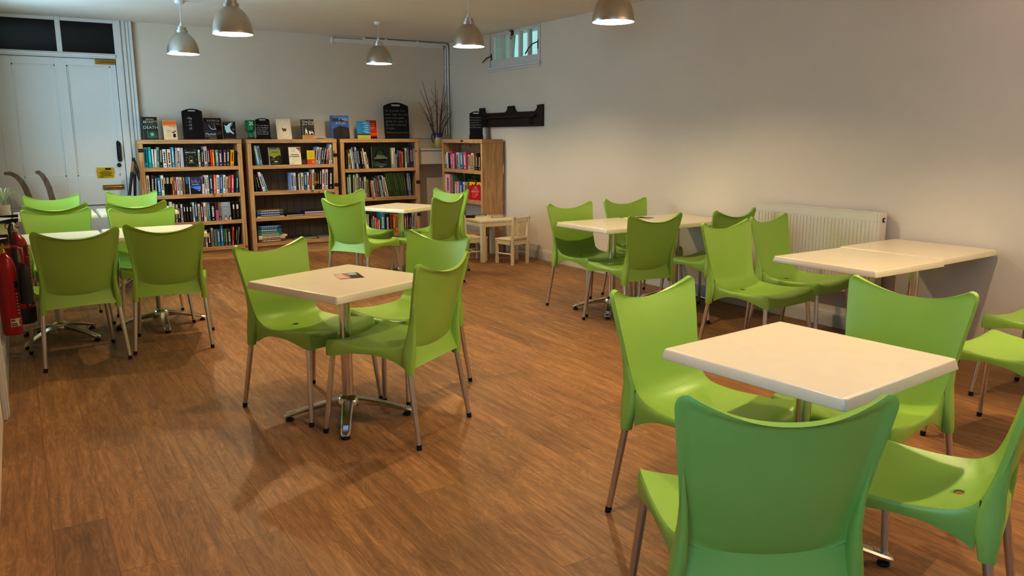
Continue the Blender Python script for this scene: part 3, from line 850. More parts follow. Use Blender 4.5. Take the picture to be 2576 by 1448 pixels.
BOOKS = '''{"A1":[1.095,[[1.219,0.038,0.226,0.0,"1a8fa5","k"],[1.264,0.031,0.226,0.0,"1f8f95",""],[1.302,0.015,0.203,0.0,"d8d8d8",""],[1.321,0.024,0.203,0.046,"b8b8b0",""],[1.348,0.023,0.225,0.046,"7f9c96","k"],[1.376,0.026,0.215,0.048,"14201a","w"],[1.413,0.037,0.202,0.0,"c9c4cc","k"],[1.461,0.037,0.201,0.0,"cbbfa5","k"],[1.509,0.023,0.221,0.0,"5aa0d0","w"],[1.538,0.019,0.216,0.057,"9a9496",""],[1.562,0.025,0.215,0.047,"d8d4da","k"],[1.598,0.033,0.215,0.0,"a8acb4",""],[1.794,0.019,0.191,0.0,"c8c8b8","k"],[1.82,0.022,0.191,0.047,"2c2826","w"],[1.855,0.034,0.228,0.0,"b4aeb4","k"],[1.894,0.021,0.21,0.0,"4a2226","w"],[1.927,0.015,0.192,0.0,"d85a1e",""],[1.947,0.021,0.192,0.0,"e07018","w"],[1.982,0.03,0.189,0.0,"6f8f78","w"],[2.018,0.04,0.189,0.0,"44406a","w"],[2.067,0.027,0.188,0.046,"6a3a48","w"],[2.101,0.032,0.19,0.065,"3c3e48","w"],[2.143,0.037,0.186,0.082,"d8a020","k"],[2.186,0.029,0.174,0.065,"1a1014",""]]],"A2":[0.782,[[1.223,0.029,0.227,0.0,"dcd6cc","k"],[1.265,0.028,0.226,0.049,"4a3c40","w"],[1.299,0.025,0.22,0.05,"1c2c30","w"],[1.3348,0.0322,0.2,0.0,"1a7ab0","w"],[1.373,0.028,0.224,0.0,"dcd4c8","k"],[1.405,0.015,0.208,0.0,"14140e","c"],[1.424,0.016,0.207,0.047,"14140e","c"],[1.4504,0.0086,0.206,0.0,"14140e","c"],[1.464,0.015,0.206,0.047,"14140e","c"],[1.4892,0.0168,0.203,0.0,"c88838","k"],[1.51,0.019,0.2,0.0,"8a4a50","w"],[1.535,0.026,0.199,0.0,"d0c8cc","r"],[1.568,0.024,0.198,0.0,"c8bcb0","k"],[1.597,0.01,0.195,0.0,"7a5030",""],[1.612,0.01,0.194,0.0,"c0a070","k"],[1.632,0.035,0.193,0.0,"1a2430","b"],[1.672,0.008,0.195,0.0,"e0d8d0",""],[1.807,0.025,0.196,0.051,"c0b8b8","p"],[1.8424,0.0186,0.212,0.0,"d0ccd0","k"],[1.866,0.021,0.212,0.0,"e0dcd0","k"],[1.897,0.03,0.211,0.0,"1c4c6c","w"],[1.936,0.024,0.212,0.046,"d86a4c","w"],[1.967,0.032,0.211,0.05,"e0dcd4","k"],[2.006,0.025,0.21,0.055,"1464a0","w"],[2.038,0.027,0.21,0.073,"d0d4e0","k"],[2.074,0.016,0.189,0.07,"d0c0b0","k"],[2.097,0.027,0.198,0.072,"b06048","o"],[2.134,0.025,0.207,0.068,"c86080","w"],[2.171,0.012,0.204,0.069,"101820",""],[2.188,0.025,0.205,0.063,"14586c","w"]]],"A3":[0.463,[[1.428,0.027,0.242,0.062,"c8c8c0",""],[1.463,0.022,0.22,0.053,"b8b8b0",""],[1.497,0.019,0.207,0.052,"c0b8a8","k"],[1.5274,0.0206,0.206,0.0,"1c1a1c","w"],[1.558,0.02,0.208,0.0,"d0ccd4","k"],[1.588,0.019,0.206,0.0,"12100f","t"],[1.618,0.021,0.205,0.0,"12100f","t"],[1.65,0.025,0.203,0.0,"12100f","t"],[1.687,0.017,0.223,0.0,"d4d4dc","k"],[1.71,0.026,0.225,0.0,"2c5484","w"],[1.746,0.023,0.204,0.0,"d0c4b0","k"],[1.774,0.027,0.2,0.0,"5a1c28","w"],[1.808,0.026,0.217,0.0,"d8d4cc","k"],[1.842,0.013,0.216,0.0,"a09080",""],[1.86,0.016,0.215,0.0,"3a90a8","w"],[1.883,0.051,0.213,0.0,"0e0e14","w"],[1.938,0.033,0.211,0.0,"b06088","p"],[2.13,0.03,0.21,0.0,"0c0e0c","t"],[2.17,0.041,0.208,0.0,"0c0e0c","t"]]],"A4":[0.159,[[1.783,0.017,0.198,0.0,"8a8078","k"],[1.807,0.016,0.197,0.0,"d8d0c0","k"],[1.829,0.032,0.203,0.0,"201418","w"],[1.87,0.024,0.22,0.0,"b8aca8","k"],[1.901,0.029,0.201,0.0,"5a7880",""],[1.935,0.033,0.199,0.0,"48707c","w"],[1.978,0.027,0.252,0.0,"1c78b0","w"],[2.011,0.016,0.2,0.0,"4a6838",""],[2.033,0.014,0.198,0.0,"6a8850","w"],[2.056,0.035,0.199,0.0,"34386c","w"],[2.104,0.015,0.216,0.079,"d87020","k"],[2.137,0.013,0.215,0.13,"2c1a18","w"],[2.158,0.014,0.213,0.149,"807878","k"]]],"B1":[1.095,[[2.461,0.026,0.231,-0.142,"8ab0c8","w"],[2.492,0.028,0.23,-0.147,"7890a0","k"],[3.166,0.037,0.208,0.128,"b0b4c4","k"],[3.21,0.017,0.205,0.149,"c8ccd8","k"],[3.233,0.021,0.203,0.165,"4a4c40","w"],[3.259,0.019,0.206,0.187,"3c5c90","w"],[3.2999,0.0231,0.2,0.084,"8a3c20","w"],[3.3399,0.0151,0.202,0.0,"c8c4bc","k"],[3.363,0.02,0.242,0.0,"d8dcdc","k"]]],"B2":[0.782,[[2.424,0.019,0.204,-0.091,"3a3a30",""],[2.4608,0.0152,0.216,-0.172,"0e0e10","w"],[2.507,0.032,0.234,-0.238,"d0c4c8","k"],[2.549,0.015,0.219,-0.274,"5aa0c0","w"],[2.849,0.029,0.215,0.0,"9ca8cc","k"],[2.884,0.027,0.214,0.0,"c8cce0","k"],[2.917,0.021,0.199,0.0,"3a2c24",""],[2.943,0.014,0.196,0.0,"d0d0d0",""],[2.963,0.011,0.204,0.0,"6a98a8","k"],[2.978,0.029,0.211,0.0,"d0c0a8","k"],[3.013,0.029,0.213,0.0,"1c5c90","w"],[3.049,0.026,0.215,0.0,"d0c8cc","k"],[3.081,0.02,0.195,0.05,"b85818",""],[3.108,0.026,0.248,0.048,"c0c8b8","k"],[3.14,0.027,0.25,0.051,"18140f","o"],[3.173,0.024,0.246,0.048,"201c1a","o"],[3.202,0.025,0.251,0.047,"141818","w"],[3.234,0.031,0.245,0.052,"d8b8c8","k"],[3.277,0.036,0.249,0.047,"c4c4bc","k"],[3.325,0.05,0.248,0.047,"1c1218","w"]]],"C1":[1.025,[[3.562,0.019,0.193,0.0,"4a1c18",""],[3.595,0.028,0.193,0.0,"a8a880","k"],[3.6453,0.0157,0.244,-0.111,"d0d0c0",""],[3.666,0.016,0.27,-0.108,"7890a0","w"],[3.688,0.014,0.266,-0.098,"4a2430","w"],[3.709,0.023,0.274,-0.11,"a0b4d0","k"],[3.738,0.02,0.254,-0.106,"142420","w"],[3.763,0.014,0.254,-0.102,"1c1416",""],[3.783,0.027,0.268,-0.104,"300c10","w"],[3.8179,0.0161,0.257,-0.132,"c8bca0",""],[3.84,0.029,0.209,-0.153,"d8c8b8","k"],[4.193,0.026,0.26,0.0,"b8b4a0",""],[4.224,0.017,0.259,0.0,"c8c8b8","k"],[4.25,0.011,0.178,0.0,"a8b0a0",""],[4.266,0.028,0.229,0.0,"1c4450","b"],[4.302,0.025,0.222,0.0,"c04830","k"],[4.334,0.018,0.21,0.0,"a87858",""],[4.361,0.011,0.246,0.0,"1a1816",""],[4.386,0.02,0.252,0.0,"b8c4b0","k"],[4.414,0.015,0.267,0.0,"3c4a40","w"],[4.434,0.018,0.269,0.0,"5a4858","p"],[4.457,0.023,0.291,0.0,"2c2c58","w"],[4.485,0.016,0.281,0.0,"3a3a60","w"],[4.511,0.009,0.244,0.0,"b8b0a0",""],[4.526,0.009,0.263,0.0,"c0b8a8",""]]],"C2":[0.652,[[3.571,0.012,0.27,0.0,"c0c8c0",""],[3.587,0.032,0.304,0.0,"5a9080","w"],[3.625,0.014,0.286,0.0,"1c1c1c",""],[3.65,0.013,0.294,0.0,"c8c8b0","k"],[3.667,0.025,0.296,0.0,"7a8a30","w"],[3.697,0.02,0.31,0.0,"c8c8c0","k"],[3.723,0.011,0.295,0.0,"6a6a68",""],[3.739,0.016,0.262,0.0,"b0a090","k"],[3.764,0.017,0.27,0.0,"2c2028","w"],[3.797,0.02,0.263,0.0,"c0c0b0","k"],[3.8297,0.0083,0.269,-0.045,"d8d0b8","k"],[3.845,0.017,0.232,-0.048,"7a9040","k"],[3.867,0.01,0.246,-0.049,"3c3830",""],[3.897,0.012,0.214,-0.09,"b04850","w"],[3.915,0.011,0.216,-0.099,"c8b8b0","k"],[3.932,0.015,0.216,-0.108,"d0ccc8","k"],[3.954,0.011,0.258,-0.11,"6a6058",""],[3.971,0.014,0.246,-0.12,"b8a898","k"],[3.99,0.014,0.257,-0.126,"7a4838","w"],[4.01,0.014,0.266,-0.133,"3c4a40",""],[4.032,0.015,0.272,-0.142,"b8b8b8","k"],[4.0548,0.0092,0.223,-0.173,"e0dcd4",""],[4.069,0.014,0.271,-0.161,"1c4480","w"],[4.089,0.017,0.278,-0.168,"d8d8d8","k"],[4.116,0.017,0.256,-0.187,"b8a070",""],[4.142,0.022,0.32,-0.174,"3a4c28",""],[4.168,0.022,0.319,-0.172,"3a4c28",""],[4.194,0.022,0.318,-0.166,"3a4c28",""],[4.22,0.022,0.317,-0.16,"3a4c28",""],[4.246,0.022,0.316,-0.157,"3a4c28",""],[4.272,0.022,0.315,-0.151,"3a4c28",""],[4.298,0.023,0.314,-0.145,"3a4c28",""],[4.325,0.022,0.313,-0.142,"3a4c28",""],[4.351,0.022,0.312,-0.136,"3a4c28",""],[4.377,0.023,0.311,-0.13,"3a4c28",""],[4.413,0.012,0.302,-0.097,"5a3050","w"],[4.431,0.011,0.299,-0.088,"98a8b8",""],[4.448,0.017,0.301,-0.074,"2a6a88","w"]]],"C3":[0.165,[[3.831,0.011,0.267,0.0,"c0b8a0",""],[3.85,0.016,0.252,0.0,"1a1a20",""],[3.874,0.02,0.244,0.0,"24304a","w"],[3.9,0.02,0.236,0.0,"b8b0a8","k"],[3.926,0.013,0.218,0.0,"d0a090",""],[3.945,0.019,0.213,0.0,"c83828","w"],[3.973,0.021,0.191,0.0,"d0a8a0",""],[4.01,0.057,0.277,0.0,"3a8a9a","w"],[4.073,0.061,0.263,0.0,"182420","w"],[4.14,0.036,0.253,0.0,"7a3c30",""],[4.185,0.025,0.251,0.0,"b87020","w"],[4.218,0.032,0.245,0.0,"c88c1c","k"],[4.267,0.028,0.236,0.0,"6a5a48",""],[4.303,0.032,0.227,0.0,"3c4a60","w"],[4.347,0.026,0.217,0.0,"a04830","w"],[4.381,0.026,0.251,0.0,"4a4458","w"],[4.412,0.022,0.253,0.071,"1a1820","w"],[4.446,0.031,0.251,0.082,"b89c88","k"],[4.485,0.025,0.252,0.074,"98a8a0",""]]],"D1":[1.015,[[8.541,0.049,0.202,0.0,"1c1418","w"],[8.598,0.037,0.209,0.0,"4a1818","w"],[8.645,0.053,0.208,0.0,"6a5020",""],[8.709,0.062,0.21,0.0,"c8c098","k"],[8.783,0.064,0.189,0.0,"b0a898","r"],[8.882,0.074,0.215,0.064,"b85878","w"],[8.975,0.063,0.214,0.087,"4a88a8","w"],[9.05,0.034,0.208,0.051,"8a98a8",""],[9.095,0.066,0.208,0.089,"c8b0a0","k"],[9.1799,0.0251,0.206,0.0,"5a3858",""],[9.216,0.04,0.193,0.055,"c890a0",""],[9.265,0.066,0.213,0.108,"b83c78","w"],[9.346,0.04,0.203,0.047,"1c1c48",""],[9.395,0.036,0.211,0.045,"d0d0d8",""],[9.442,0.044,0.206,0.0,"2c2858","w"]]],"D2":[0.64,[[8.868,0.057,0.212,0.0,"a89850","k"],[8.942,0.042,0.213,0.0,"d0d4d8","k"],[9.002,0.077,0.214,0.0,"3050a0","w"],[9.095,0.044,0.21,0.0,"a8b0a8",""],[9.151,0.069,0.211,0.0,"c87870","w"],[9.238,0.036,0.286,0.0,"5a7060",""],[9.285,0.052,0.292,0.0,"b06870",""],[9.348,0.095,0.297,0.0,"d0b0b8","r"],[9.449,0.035,0.294,0.0,"c8c8b8",""]]]}'''
# ------------------------------------------------------------------ books standing on the shelves
def boost(c, k=1.25): return tuple(min(.85, x * k) for x in c)
PAGE = srgb('d8ccb0'); WHT = srgb('e8e4dc'); BLK = srgb('0c0c10')
ORD = 'first second third fourth fifth sixth seventh eighth ninth tenth eleventh twelfth thirteenth fourteenth fifteenth sixteenth seventeenth eighteenth nineteenth'.split()
def ordinal(n):
    if n <= 19: return ORD[n - 1]
    t = {20: 'twentieth', 30: 'thirtieth', 40: 'fortieth'}
    if n in t: return t[n]
    return {2: 'twenty', 3: 'thirty'}[n // 10] + '-' + ORD[n % 10 - 1]
def colour_word(hx):
    import colorsys
    r, g, b_ = [int(hx[i:i + 2], 16) / 255 for i in (0, 2, 4)]
    h, s, v = colorsys.rgb_to_hsv(r, g, b_); h *= 360
    if v < .16: return 'black'
    if s < .14: return 'white' if v > .76 else ('light grey' if v > .6 else ('grey' if v > .35 else 'black'))
    if s < .30 and v > .7: return 'cream' if 15 < h < 80 else ('pale blue' if 170 < h < 260 else 'pale pink')
    d = 'dark ' if v < .38 else ('' if v < .75 else 'bright ')
    if h < 14 or h >= 345: n = 'red'
    elif h < 32: n = 'orange' if v > .6 else 'brown'
    elif h < 50: n = 'tan' if s < .6 or v < .6 else 'yellow'
    elif h < 75: n = 'olive' if v < .65 else 'yellow'
    elif h < 165: n = 'green'
    elif h < 200: n = 'teal'
    elif h < 250: n = 'blue'
    elif h < 290: n = 'purple'
    else: n = 'pink' if v > .5 else 'plum'
    return d + n
def book_mesh(w, h, d, hexc, style, rng):
    """spine faces -y at y=0; lower left corner of the spine at the origin"""
    c = boost(srgb(hexc)); m = MB(); t = min(.0016, w * .12)
    m.box(0, t, 0, d, 0, h, col=c); m.box(w - t, w, 0, d, 0, h, col=c)              # covers
    m.box(t, w - t, .0035, d - .004, .003, h - .003, col=PAGE)                       # page block
    # spine in bands
    k = tuple(x * .45 for x in c); cc = {'k': BLK, 'w': WHT, 'r': srgb('8a1c28'), 'o': srgb('c89040'), 'c': srgb('d8d0a0'), 'b': srgb('3a7ac0'), 'p': srgb('4a2048'), 't': WHT, '': None}[style]
    rows = [(0, h, c)]
    if style == 'c': rows = [(0, h * .08, srgb('3a4a24')), (h * .08, h * .62, c), (h * .62, h * .96, cc), (h * .96, h, c)]
    elif style == 'b': rows = [(0, h * .62, c), (h * .62, h, cc)]
    elif style == 'p': rows = [(0, h * .58, c), (h * .58, h, cc)]
    elif style == 'o': rows = [(0, h * .3, tuple(x * .5 for x in c)), (h * .3, h * .42, cc), (h * .42, h, c)]
    elif rng.random() < .35: 
        a = rng.uniform(.1, .3); rows = [(0, h * a, tuple(x * .6 for x in c)), (h * a, h, c)]
    for a, b_, q in rows:
        # gently rounded spine
        m.add([(t, 0, a), (w * .5, -.0016, a), (w - t, 0, a), (t, 0, b_), (w * .5, -.0016, b_), (w - t, 0, b_)], [(0, 1, 4, 3), (1, 2, 5, 4)], q)
    m.add([(t, 0, 0), (w * .5, -.0016, 0), (w - t, 0, 0), (w - t, .0035, 0), (t, .0035, 0)], [(0, 4, 3, 2, 1)], c)
    m.add([(t, 0, h), (w * .5, -.0016, h), (w - t, 0, h), (w - t, .0035, h), (t, .0035, h)], [(0, 1, 2, 3, 4)], c)
    if cc and style not in 'cbp' or (not cc and rng.random() < .5):
        q = cc or tuple(min(.8, x * 1.8 + .05) for x in c)
        yy = -.0021
        if style == 't':
            m.box(w * .22, w * .78, yy, yy + .0004, h * .60, h * .86, col=q); z = h * .12
            while z < h * .5: m.box(w * .35, w * .65, yy, yy + .0004, z, z + h * .05, col=srgb('8a8070')); z += h * .09
        else:
            z = h * rng.uniform(.2, .3); e = h * rng.uniform(.78, .9)
            while z < e:
                l = rng.uniform(.008, .022); m.box(w * .3, w * .7, yy, yy + .0004, z, min(z + l, e), col=q); z += l + .004
            m.box(w * .36, w * .64, yy, yy + .0004, h * .06, h * .06 + min(w * .28, .012), col=q)
    return m
CASE = {'A': 'of bookcase by the door', 'B': 'of half-empty bookcase', 'C': 'of bookcase under the blackboard', 'D': 'of corner bookcase'}
SHELF = {'1': 'top shelf', '2': 'second shelf', '3': 'third shelf', '4': 'lowest shelf'}
bookn = [None]
for key, (sz, L) in json.loads(BOOKS).items():
    rng = random.Random(key)
    order = L if key[0] != 'D' else L[::-1]
    for i, (p, w, h, lean, hx, st) in enumerate(order):
        d = min(rng.uniform(.12, .155), .16)
        sh = 'lowest shelf' if key == 'C3' else SHELF[key[1]]
        off = rng.uniform(0, .012)
        mb = book_mesh(w, h, d, hx, st, rng)
        o = mb.build('book', M['book'], fixn=False)
        # lean > 0: top goes right; pivot on the corner that stays down
        if key[0] != 'D':
            T = Matrix.Rotation(lean, 4, 'Y')
            c = Vector((0, 0, w * math.sin(lean) if lean > 0 else 0))
            o.matrix_world = Matrix.Translation((p, 9.682 + off, sz + .0005)) @ Matrix.Translation(c) @ T
        else:   # front faces -x ; book local x runs along -y
            Rz = Matrix.Rotation(R(-90), 4, 'Z')
            o.matrix_world = Matrix.Translation((4.862 + off, p + w, sz + .0005)) @ Rz @ Matrix.Rotation(-lean, 4, 'Y')
        cw = colour_word(hx)
        wd = '' if w > .024 else ('thin ' if w < .014 else '')
        if w > .034: wd = 'thick '
        tag(o, f'{wd}{cw} book, {ordinal(i + 1)} spine from left on {sh} {CASE[key[0]]}', 'book', f'books on the {sh} {CASE[key[0]]}')

# ------------------------------------------------------------------ books with their covers facing us
def cover_book(name, label, cat, loc, rz, w, h, d, base, edge, shapes=(), texts=(), tilt=0, group=None, spine=None):
    """stands on its lower front edge, cover towards -y, leaning back by tilt"""
    root = thing(name, label, cat, loc, rz, group)
    T = Matrix.Rotation(-tilt, 4, 'X')
    c = boost(srgb(base)); s = boost(srgb(spine or base))
    m = MB(); t = .0018
    m.box(-w / 2, w / 2, 0, t, 0, h, col=c, T=T); m.box(-w / 2, w / 2, d - t, d, 0, h, col=c, T=T)
    m.box(-w / 2, -w / 2 + t, t, d - t, 0, h, col=s, T=T)
    o = m.build('book_cover', M['print'], root, fixn=False)
    m = MB(); m.box(-w / 2 + t, w / 2 - .003, t, d - t, .003, h - .003, col=PAGE, T=T); m.build('page_block', M['book'], root, fixn=False)
    m = MB(); lay = [0]
    def flat(poly, col):
        lay[0] += 1; y = -.0003 - .00012 * lay[0]
        m.add([(-w / 2 + u * w, y, v * h) for u, v in poly], [list(range(len(poly)))], boost(srgb(col)), T=T)
    for poly, col in shapes: flat(poly, col)
    for body, cx, cy, size, col in texts:
        v, f = text_polys(body, size * w)
        lay[0] += 1; y = -.0004 - .00012 * lay[0]
        m.add([(-w / 2 + cx * w + p[0], y, cy * h + p[1]) for p in v], f, boost(srgb(col), 1.5), T=T)
    if m.v: m.build('cover_print', M['print'], root, fixn=False)
    return root
def rc(a, b_, c, d): return [(a, c), (b_, c), (b_, d), (a, d)]
def el(cx, cy, rx, ry, n=14, a0=0): return [(cx + rx * math.cos(2 * PI * k / n + a0), cy + ry * math.sin(2 * PI * k / n + a0)) for k in range(n)]
def lines(a, b_, y0, dy, n, th, col, seed):
    r = random.Random(seed); out = []
    for i in range(n):
        q = r.uniform(0, .12) * (b_ - a); out.append((rc(a + q, b_ - r.uniform(0, .12) * (b_ - a), y0 - i * dy - th, y0 - i * dy), col))
    return out
ZT = 1.4025
G1 = 'cover-out books along the tops of the bookcases'
cover_book('book', 'black and teal thriller with large DEATH lettering, standing nearest the door', 'book', (1.318, 9.735, ZT), R(3), .160, .252, .034, '0c1518', '0c1518',
    [(rc(0, .07, 0, 1), '24484c'), (rc(.1, 1, 0, .42), '0f2a2a'), (el(.62, .25, .32, .14), '1c4a44'), (el(.6, .24, .14, .09), '5a9a84'), (rc(.28, .34, .1, .4), '3a7468'), (el(.62, .12, .36, .05), '2c6254'), (rc(.55, .66, .2, .24), 'a8d8c0')],
    [('SIMON', .52, .885, .17, 'b8b8b0'), ('BECKETT', .54, .775, .22, 'c8c4b8'), ('THE SCENT OF', .55, .665, .125, '5a8a90'), ('DEATH', .54, .53, .30, '9ac4cc')], R(7), G1)
cover_book('book', 'cream and orange paperback with a small dark red drawing on its cover', 'book', (1.526, 9.735, ZT), R(2), .142, .218, .022, 'd8c4a8', 'd8c4a8',
    [(rc(0, 1, .72, 1), 'e08848'), (rc(0, 1, .80, .93), 'd07838'), (rc(.68, .88, .12, .30), '2c0c10'), (el(.72, .37, .10, .04), '7a2c30'), ([(.78, .42), (.95, .40), (.9, .46), (.84, .48)], '6a2428'), (el(.80, .44, .03, .02), '3a1418')] + lines(.2, .62, .50, .055, 3, .018, 'a88a70', 1) + lines(.22, .55, .28, .05, 3, .012, 'b0a090', 2),
    [('Family', .66, .68, .2, 'b07848')], R(9), G1)
cover_book('book', 'black hardback half hidden behind two paperbacks, with large white PATRICIA lettering', 'book', (2.004, 9.80, ZT), 0, .195, .246, .03, '100f10', '100f10',
    [(rc(.05, .97, .05, .45), '4a4846'), (rc(.05, .97, .05, .2), '2c2a2a'), ([(.3, .2), (.97, .36), (.97, .28), (.3, .12)], '8a8680'), (el(.72, .46, .12, .03), '1c1a1a')],
    [('PATRICIA', .55, .87, .17, 'b8b4ac'), ('CORNWELL', .5, .72, .185, 'e0dcd4')], R(6), G1)
cover_book('book', 'dark slate paperback with white branch and large white name near its foot', 'book', (1.954, 9.722, ZT), R(-1), .142, .208, .026, '24262e', '24262e',
    [([(.98, .62), (.80, .57), (.62, .60), (.48, .72), (.42, .80), (.40, .79), (.46, .69), (.56, .60), (.66, .555), (.80, .54), (.98, .58)], 'c8ccd0'), ([(.90, .60), (.86, .75), (.85, .92), (.83, .92), (.84, .75), (.87, .60)], 'c8ccd0'), ([(.62, .60), (.54, .62), (.56, .55)], 'b0b4b8'), (rc(.1, .5, .45, .465), '6a6c70')] + lines(.05, .95, .185, .06, 1, .02, '6a7078', 4) + [(rc(.35, .95, .06, .085), '9a9c9c')],
    [('Mankell', .51, .295, .26, 'f0f0ec'), ('The White Lioness', .5, .185, .115, '7a8088')], R(6), G1)
cover_book('book', 'dark blue paperback with a white flying bird on its cover', 'book', (2.172, 9.722, ZT), R(-2), .138, .206, .026, '0e1526', '0e1526',
    [([(.05, .78), (.16, .80), (.24, .74), (.34, .80), (.50, .90), (.86, .97), (.70, .89), (.60, .84), (.80, .82), (.62, .78), (.55, .70), (.56, .58), (.62, .50), (.84, .34), (.80, .29), (.62, .36), (.46, .42), (.42, .34), (.34, .40), (.24, .34), (.18, .46), (.12, .60), (.13, .72)], 'b8d8e8'), (rc(0, 1, 0, .1), '141018'), (el(.82, .56, .12, .06), '7a4a4c'), (rc(.1, .95, .12, .26), '3a0c14'), (rc(.05, .95, .03, .05), '8a8890'), (rc(.02, .7, .955, .965), '8a90a0'), (rc(.02, .5, .92, .93), '8a90a0')],
    [], R(6), G1)
cover_book('book', 'cream book with thin oval line and small brown animal emblem, leaning back', 'book', (2.822, 9.745, ZT), R(2), .178, .248, .018, 'd0c4b2', 'd0c4b2',
    [(el(.5, .5, .43, .46, 28), 'a89c88'), (el(.5, .5, .42, .453, 28), 'd4c8b6'), (el(.52, .46, .13, .07), '3a2c1c'), (el(.41, .50, .05, .04), '4a3820'), (el(.62, .48, .06, .05), '6a5030'), (rc(.43, .47, .37, .44), '3a2c1c'), (rc(.58, .62, .37, .44), '3a2c1c'), ([(.38, .53), (.34, .58), (.40, .55)], '4a3820')],
    [], R(12), G1)
cover_book('book', 'dark paperback reading One Dog at a Time, two dogs on its cover', 'book', (3.113, 9.735, ZT), R(2), .160, .240, .026, '2a2c2a', '2a2c2a',
    [(rc(0, 1, 0, .2), 'b8906a'), (rc(.05, .14, .2, 1), '5a5a54'), (rc(.14, 1, .2, .56), '161816'), ([(.26, .23), (.27, .42), (.30, .52), (.36, .57), (.40, .50), (.44, .40), (.46, .23), (.40, .23), (.38, .32), (.33, .32), (.32, .23)], 'd8d0c0'), (el(.37, .50, .035, .03), '4a3c30'), ([(.55, .24), (.60, .38), (.66, .42), (.80, .43), (.90, .36), (.93, .23), (.86, .23), (.84, .30), (.72, .30), (.70, .23)], 'c8c0b0'), (el(.76, .42, .10, .05), '5a4a3c'), (el(.60, .36, .05, .05), 'e0d8cc')] + lines(.1, .9, .14, .05, 2, .016, '8a6444', 5),
    [('One Dog', .54, .875, .23, 'e0dcd0'), ('at a Time', .54, .755, .22, 'e0dcd0')], R(6), G1)
cover_book('book', 'large blue ATLAS book with a dark rocky tower on its cover', 'book', (3.532, 9.74, ZT), R(1), .238, .292, .022, '3a60a0', '3a60a0',
    [(rc(.08, 1, 0, .54), '3e66a8'), (rc(.06, .98, .74, .88), '3c2c30'), ([(.45, .76), (.55, .88), (.68, .80), (.98, .84), (.98, .88), (.45, .88)], '7aa0d0'), (rc(.75, .98, .76, .82), 'a87a60'), ([(.08, 0), (.08, .42), (.25, .49), (.38, .52), (.46, .56), (.52, .58), (.58, .54), (.80, .52), (.98, .46), (1, 0)], '221c18'), ([(.42, 0), (.48, .5), (.52, .56), (.58, .5), (.60, 0)], '14100e'), ([(.62, .1), (.70, .45), (.85, .42), (.95, .1)], '2e261e')],
    [("The Traveller's", .55, .935, .125, '90acd0'), ('ATLAS', .55, .665, .20, '8ea8d0')], R(7), G1)
cover_book('book', 'black and white flat-lying thin book', 'book', (3.36, 9.70, ZT), 0, .01, .01, .01, '4a4a50', '4a4a50') if 0 else None
cover_book('book', 'paperback with blue swirling sky above yellow field on its cover', 'book', (3.838, 9.725, ZT), R(1), .176, .224, .014, '3a86b4', '3a86b4',
    [(rc(0, 1, 0, .21), 'b8b050'), (rc(0, 1, .21, .29), '1c4058')] + [([(a, b_), (a + .2, b_ + .035), (a + .42, b_ + .02), (a + .40, b_ - .01), (a + .2, b_ + .005)], ('a8d0e0' if (i % 2) else '2468a0')) for i, (a, b_) in enumerate(((.05, .93), (.4, .88), (.1, .80), (.5, .76), (.08, .70), (.45, .64), (.15, .57), (.5, .52), (.05, .46), (.4, .41), (.1, .35), (.55, .33)))] + [([(.05 + .09 * i, .02), (.10 + .09 * i, .17), (.07 + .09 * i, .02)], '6a7430') for i in range(10)],
    [], R(7), G1)
cover_book('book', 'paperback with fiery red and orange cover, partly behind the blue-sky book', 'book', (3.975, 9.775, ZT), R(1), .146, .236, .014, '8a1c14', '8a1c14',
    [(rc(0, 1, .1, .62), 'b83a1c'), (rc(0, 1, 0, .12), '3a0c10'), (el(.55, .25, .45, .07), 'd86a2c'), (el(.4, .55, .3, .05), 'd8602c'), (el(.65, .42, .3, .04), 'c04a24'), (el(.3, .75, .3, .06), '5a0c10'), (rc(.92, 1, 0, 1), 'a8a090')] + lines(.2, .8, .82, .09, 3, .03, 'd88858', 8),
    [], R(6), G1)
# cover-out books on the shelves
G2 = 'cover-out books on the bookcase shelves'
cover_book('book', 'dark green book with a pale birdcage on its cover, among spines on the top shelf', 'book', (1.7125, 9.69, 1.0955), 0, .145, .212, .03, '0d1c1e', '0d1c1e',
    [(rc(.36, .64, .22, .46), '8a8448'), (el(.5, .50, .14, .07), '8a8448'), (rc(.39, .61, .24, .45), '1c3430'), (el(.5, .49, .11, .05), '1c3430'), (rc(.44, .58, .28, .35), 'd8d0a8'), (rc(.34, .66, .2, .22), 'a09850'), (rc(.1, .9, .205, .212), '6a7a70')] + [(el(a, b_, .028, .016, 8), 'c0d0d0') for a, b_ in ((.12, .88), (.82, .88), (.18, .64), (.84, .64), (.15, .36), (.9, .38), (.2, .5), (.12, .06), (.92, .06))],
    [('BIRDCAGE', .5, .76, .165, 'b8c8c8')], R(3), G2)
cover_book('book', 'night-blue book showing a moonlit bay, on the second shelf by the door', 'book', (1.742, 9.69, .7825), 0, .112, .196, .03, '34365c', '34365c',
    [(rc(0, 1, .55, 1), '3c3c64'), ([(.1, .9), (.3, .72), (.5, .88), (.75, .68), (.95, .8), (.95, .72), (.7, .62), (.4, .7), (.1, .62)], '6a6a90'), (rc(0, 1, .1, .5), '2c50a0'), ([(.1, .42), (.95, .46), (.95, .26), (.55, .28), (.3, .36)], '5a8ad8'), ([(0, 0), (0, .36), (.25, .33), (.5, .24), (.8, .18), (1, .2), (1, 0)], '14101a'), (el(.8, .2, .12, .03), 'b8a878')] + lines(.1, .9, .58, .06, 1, .04, '9aa0c8', 11), [], R(3), G2)
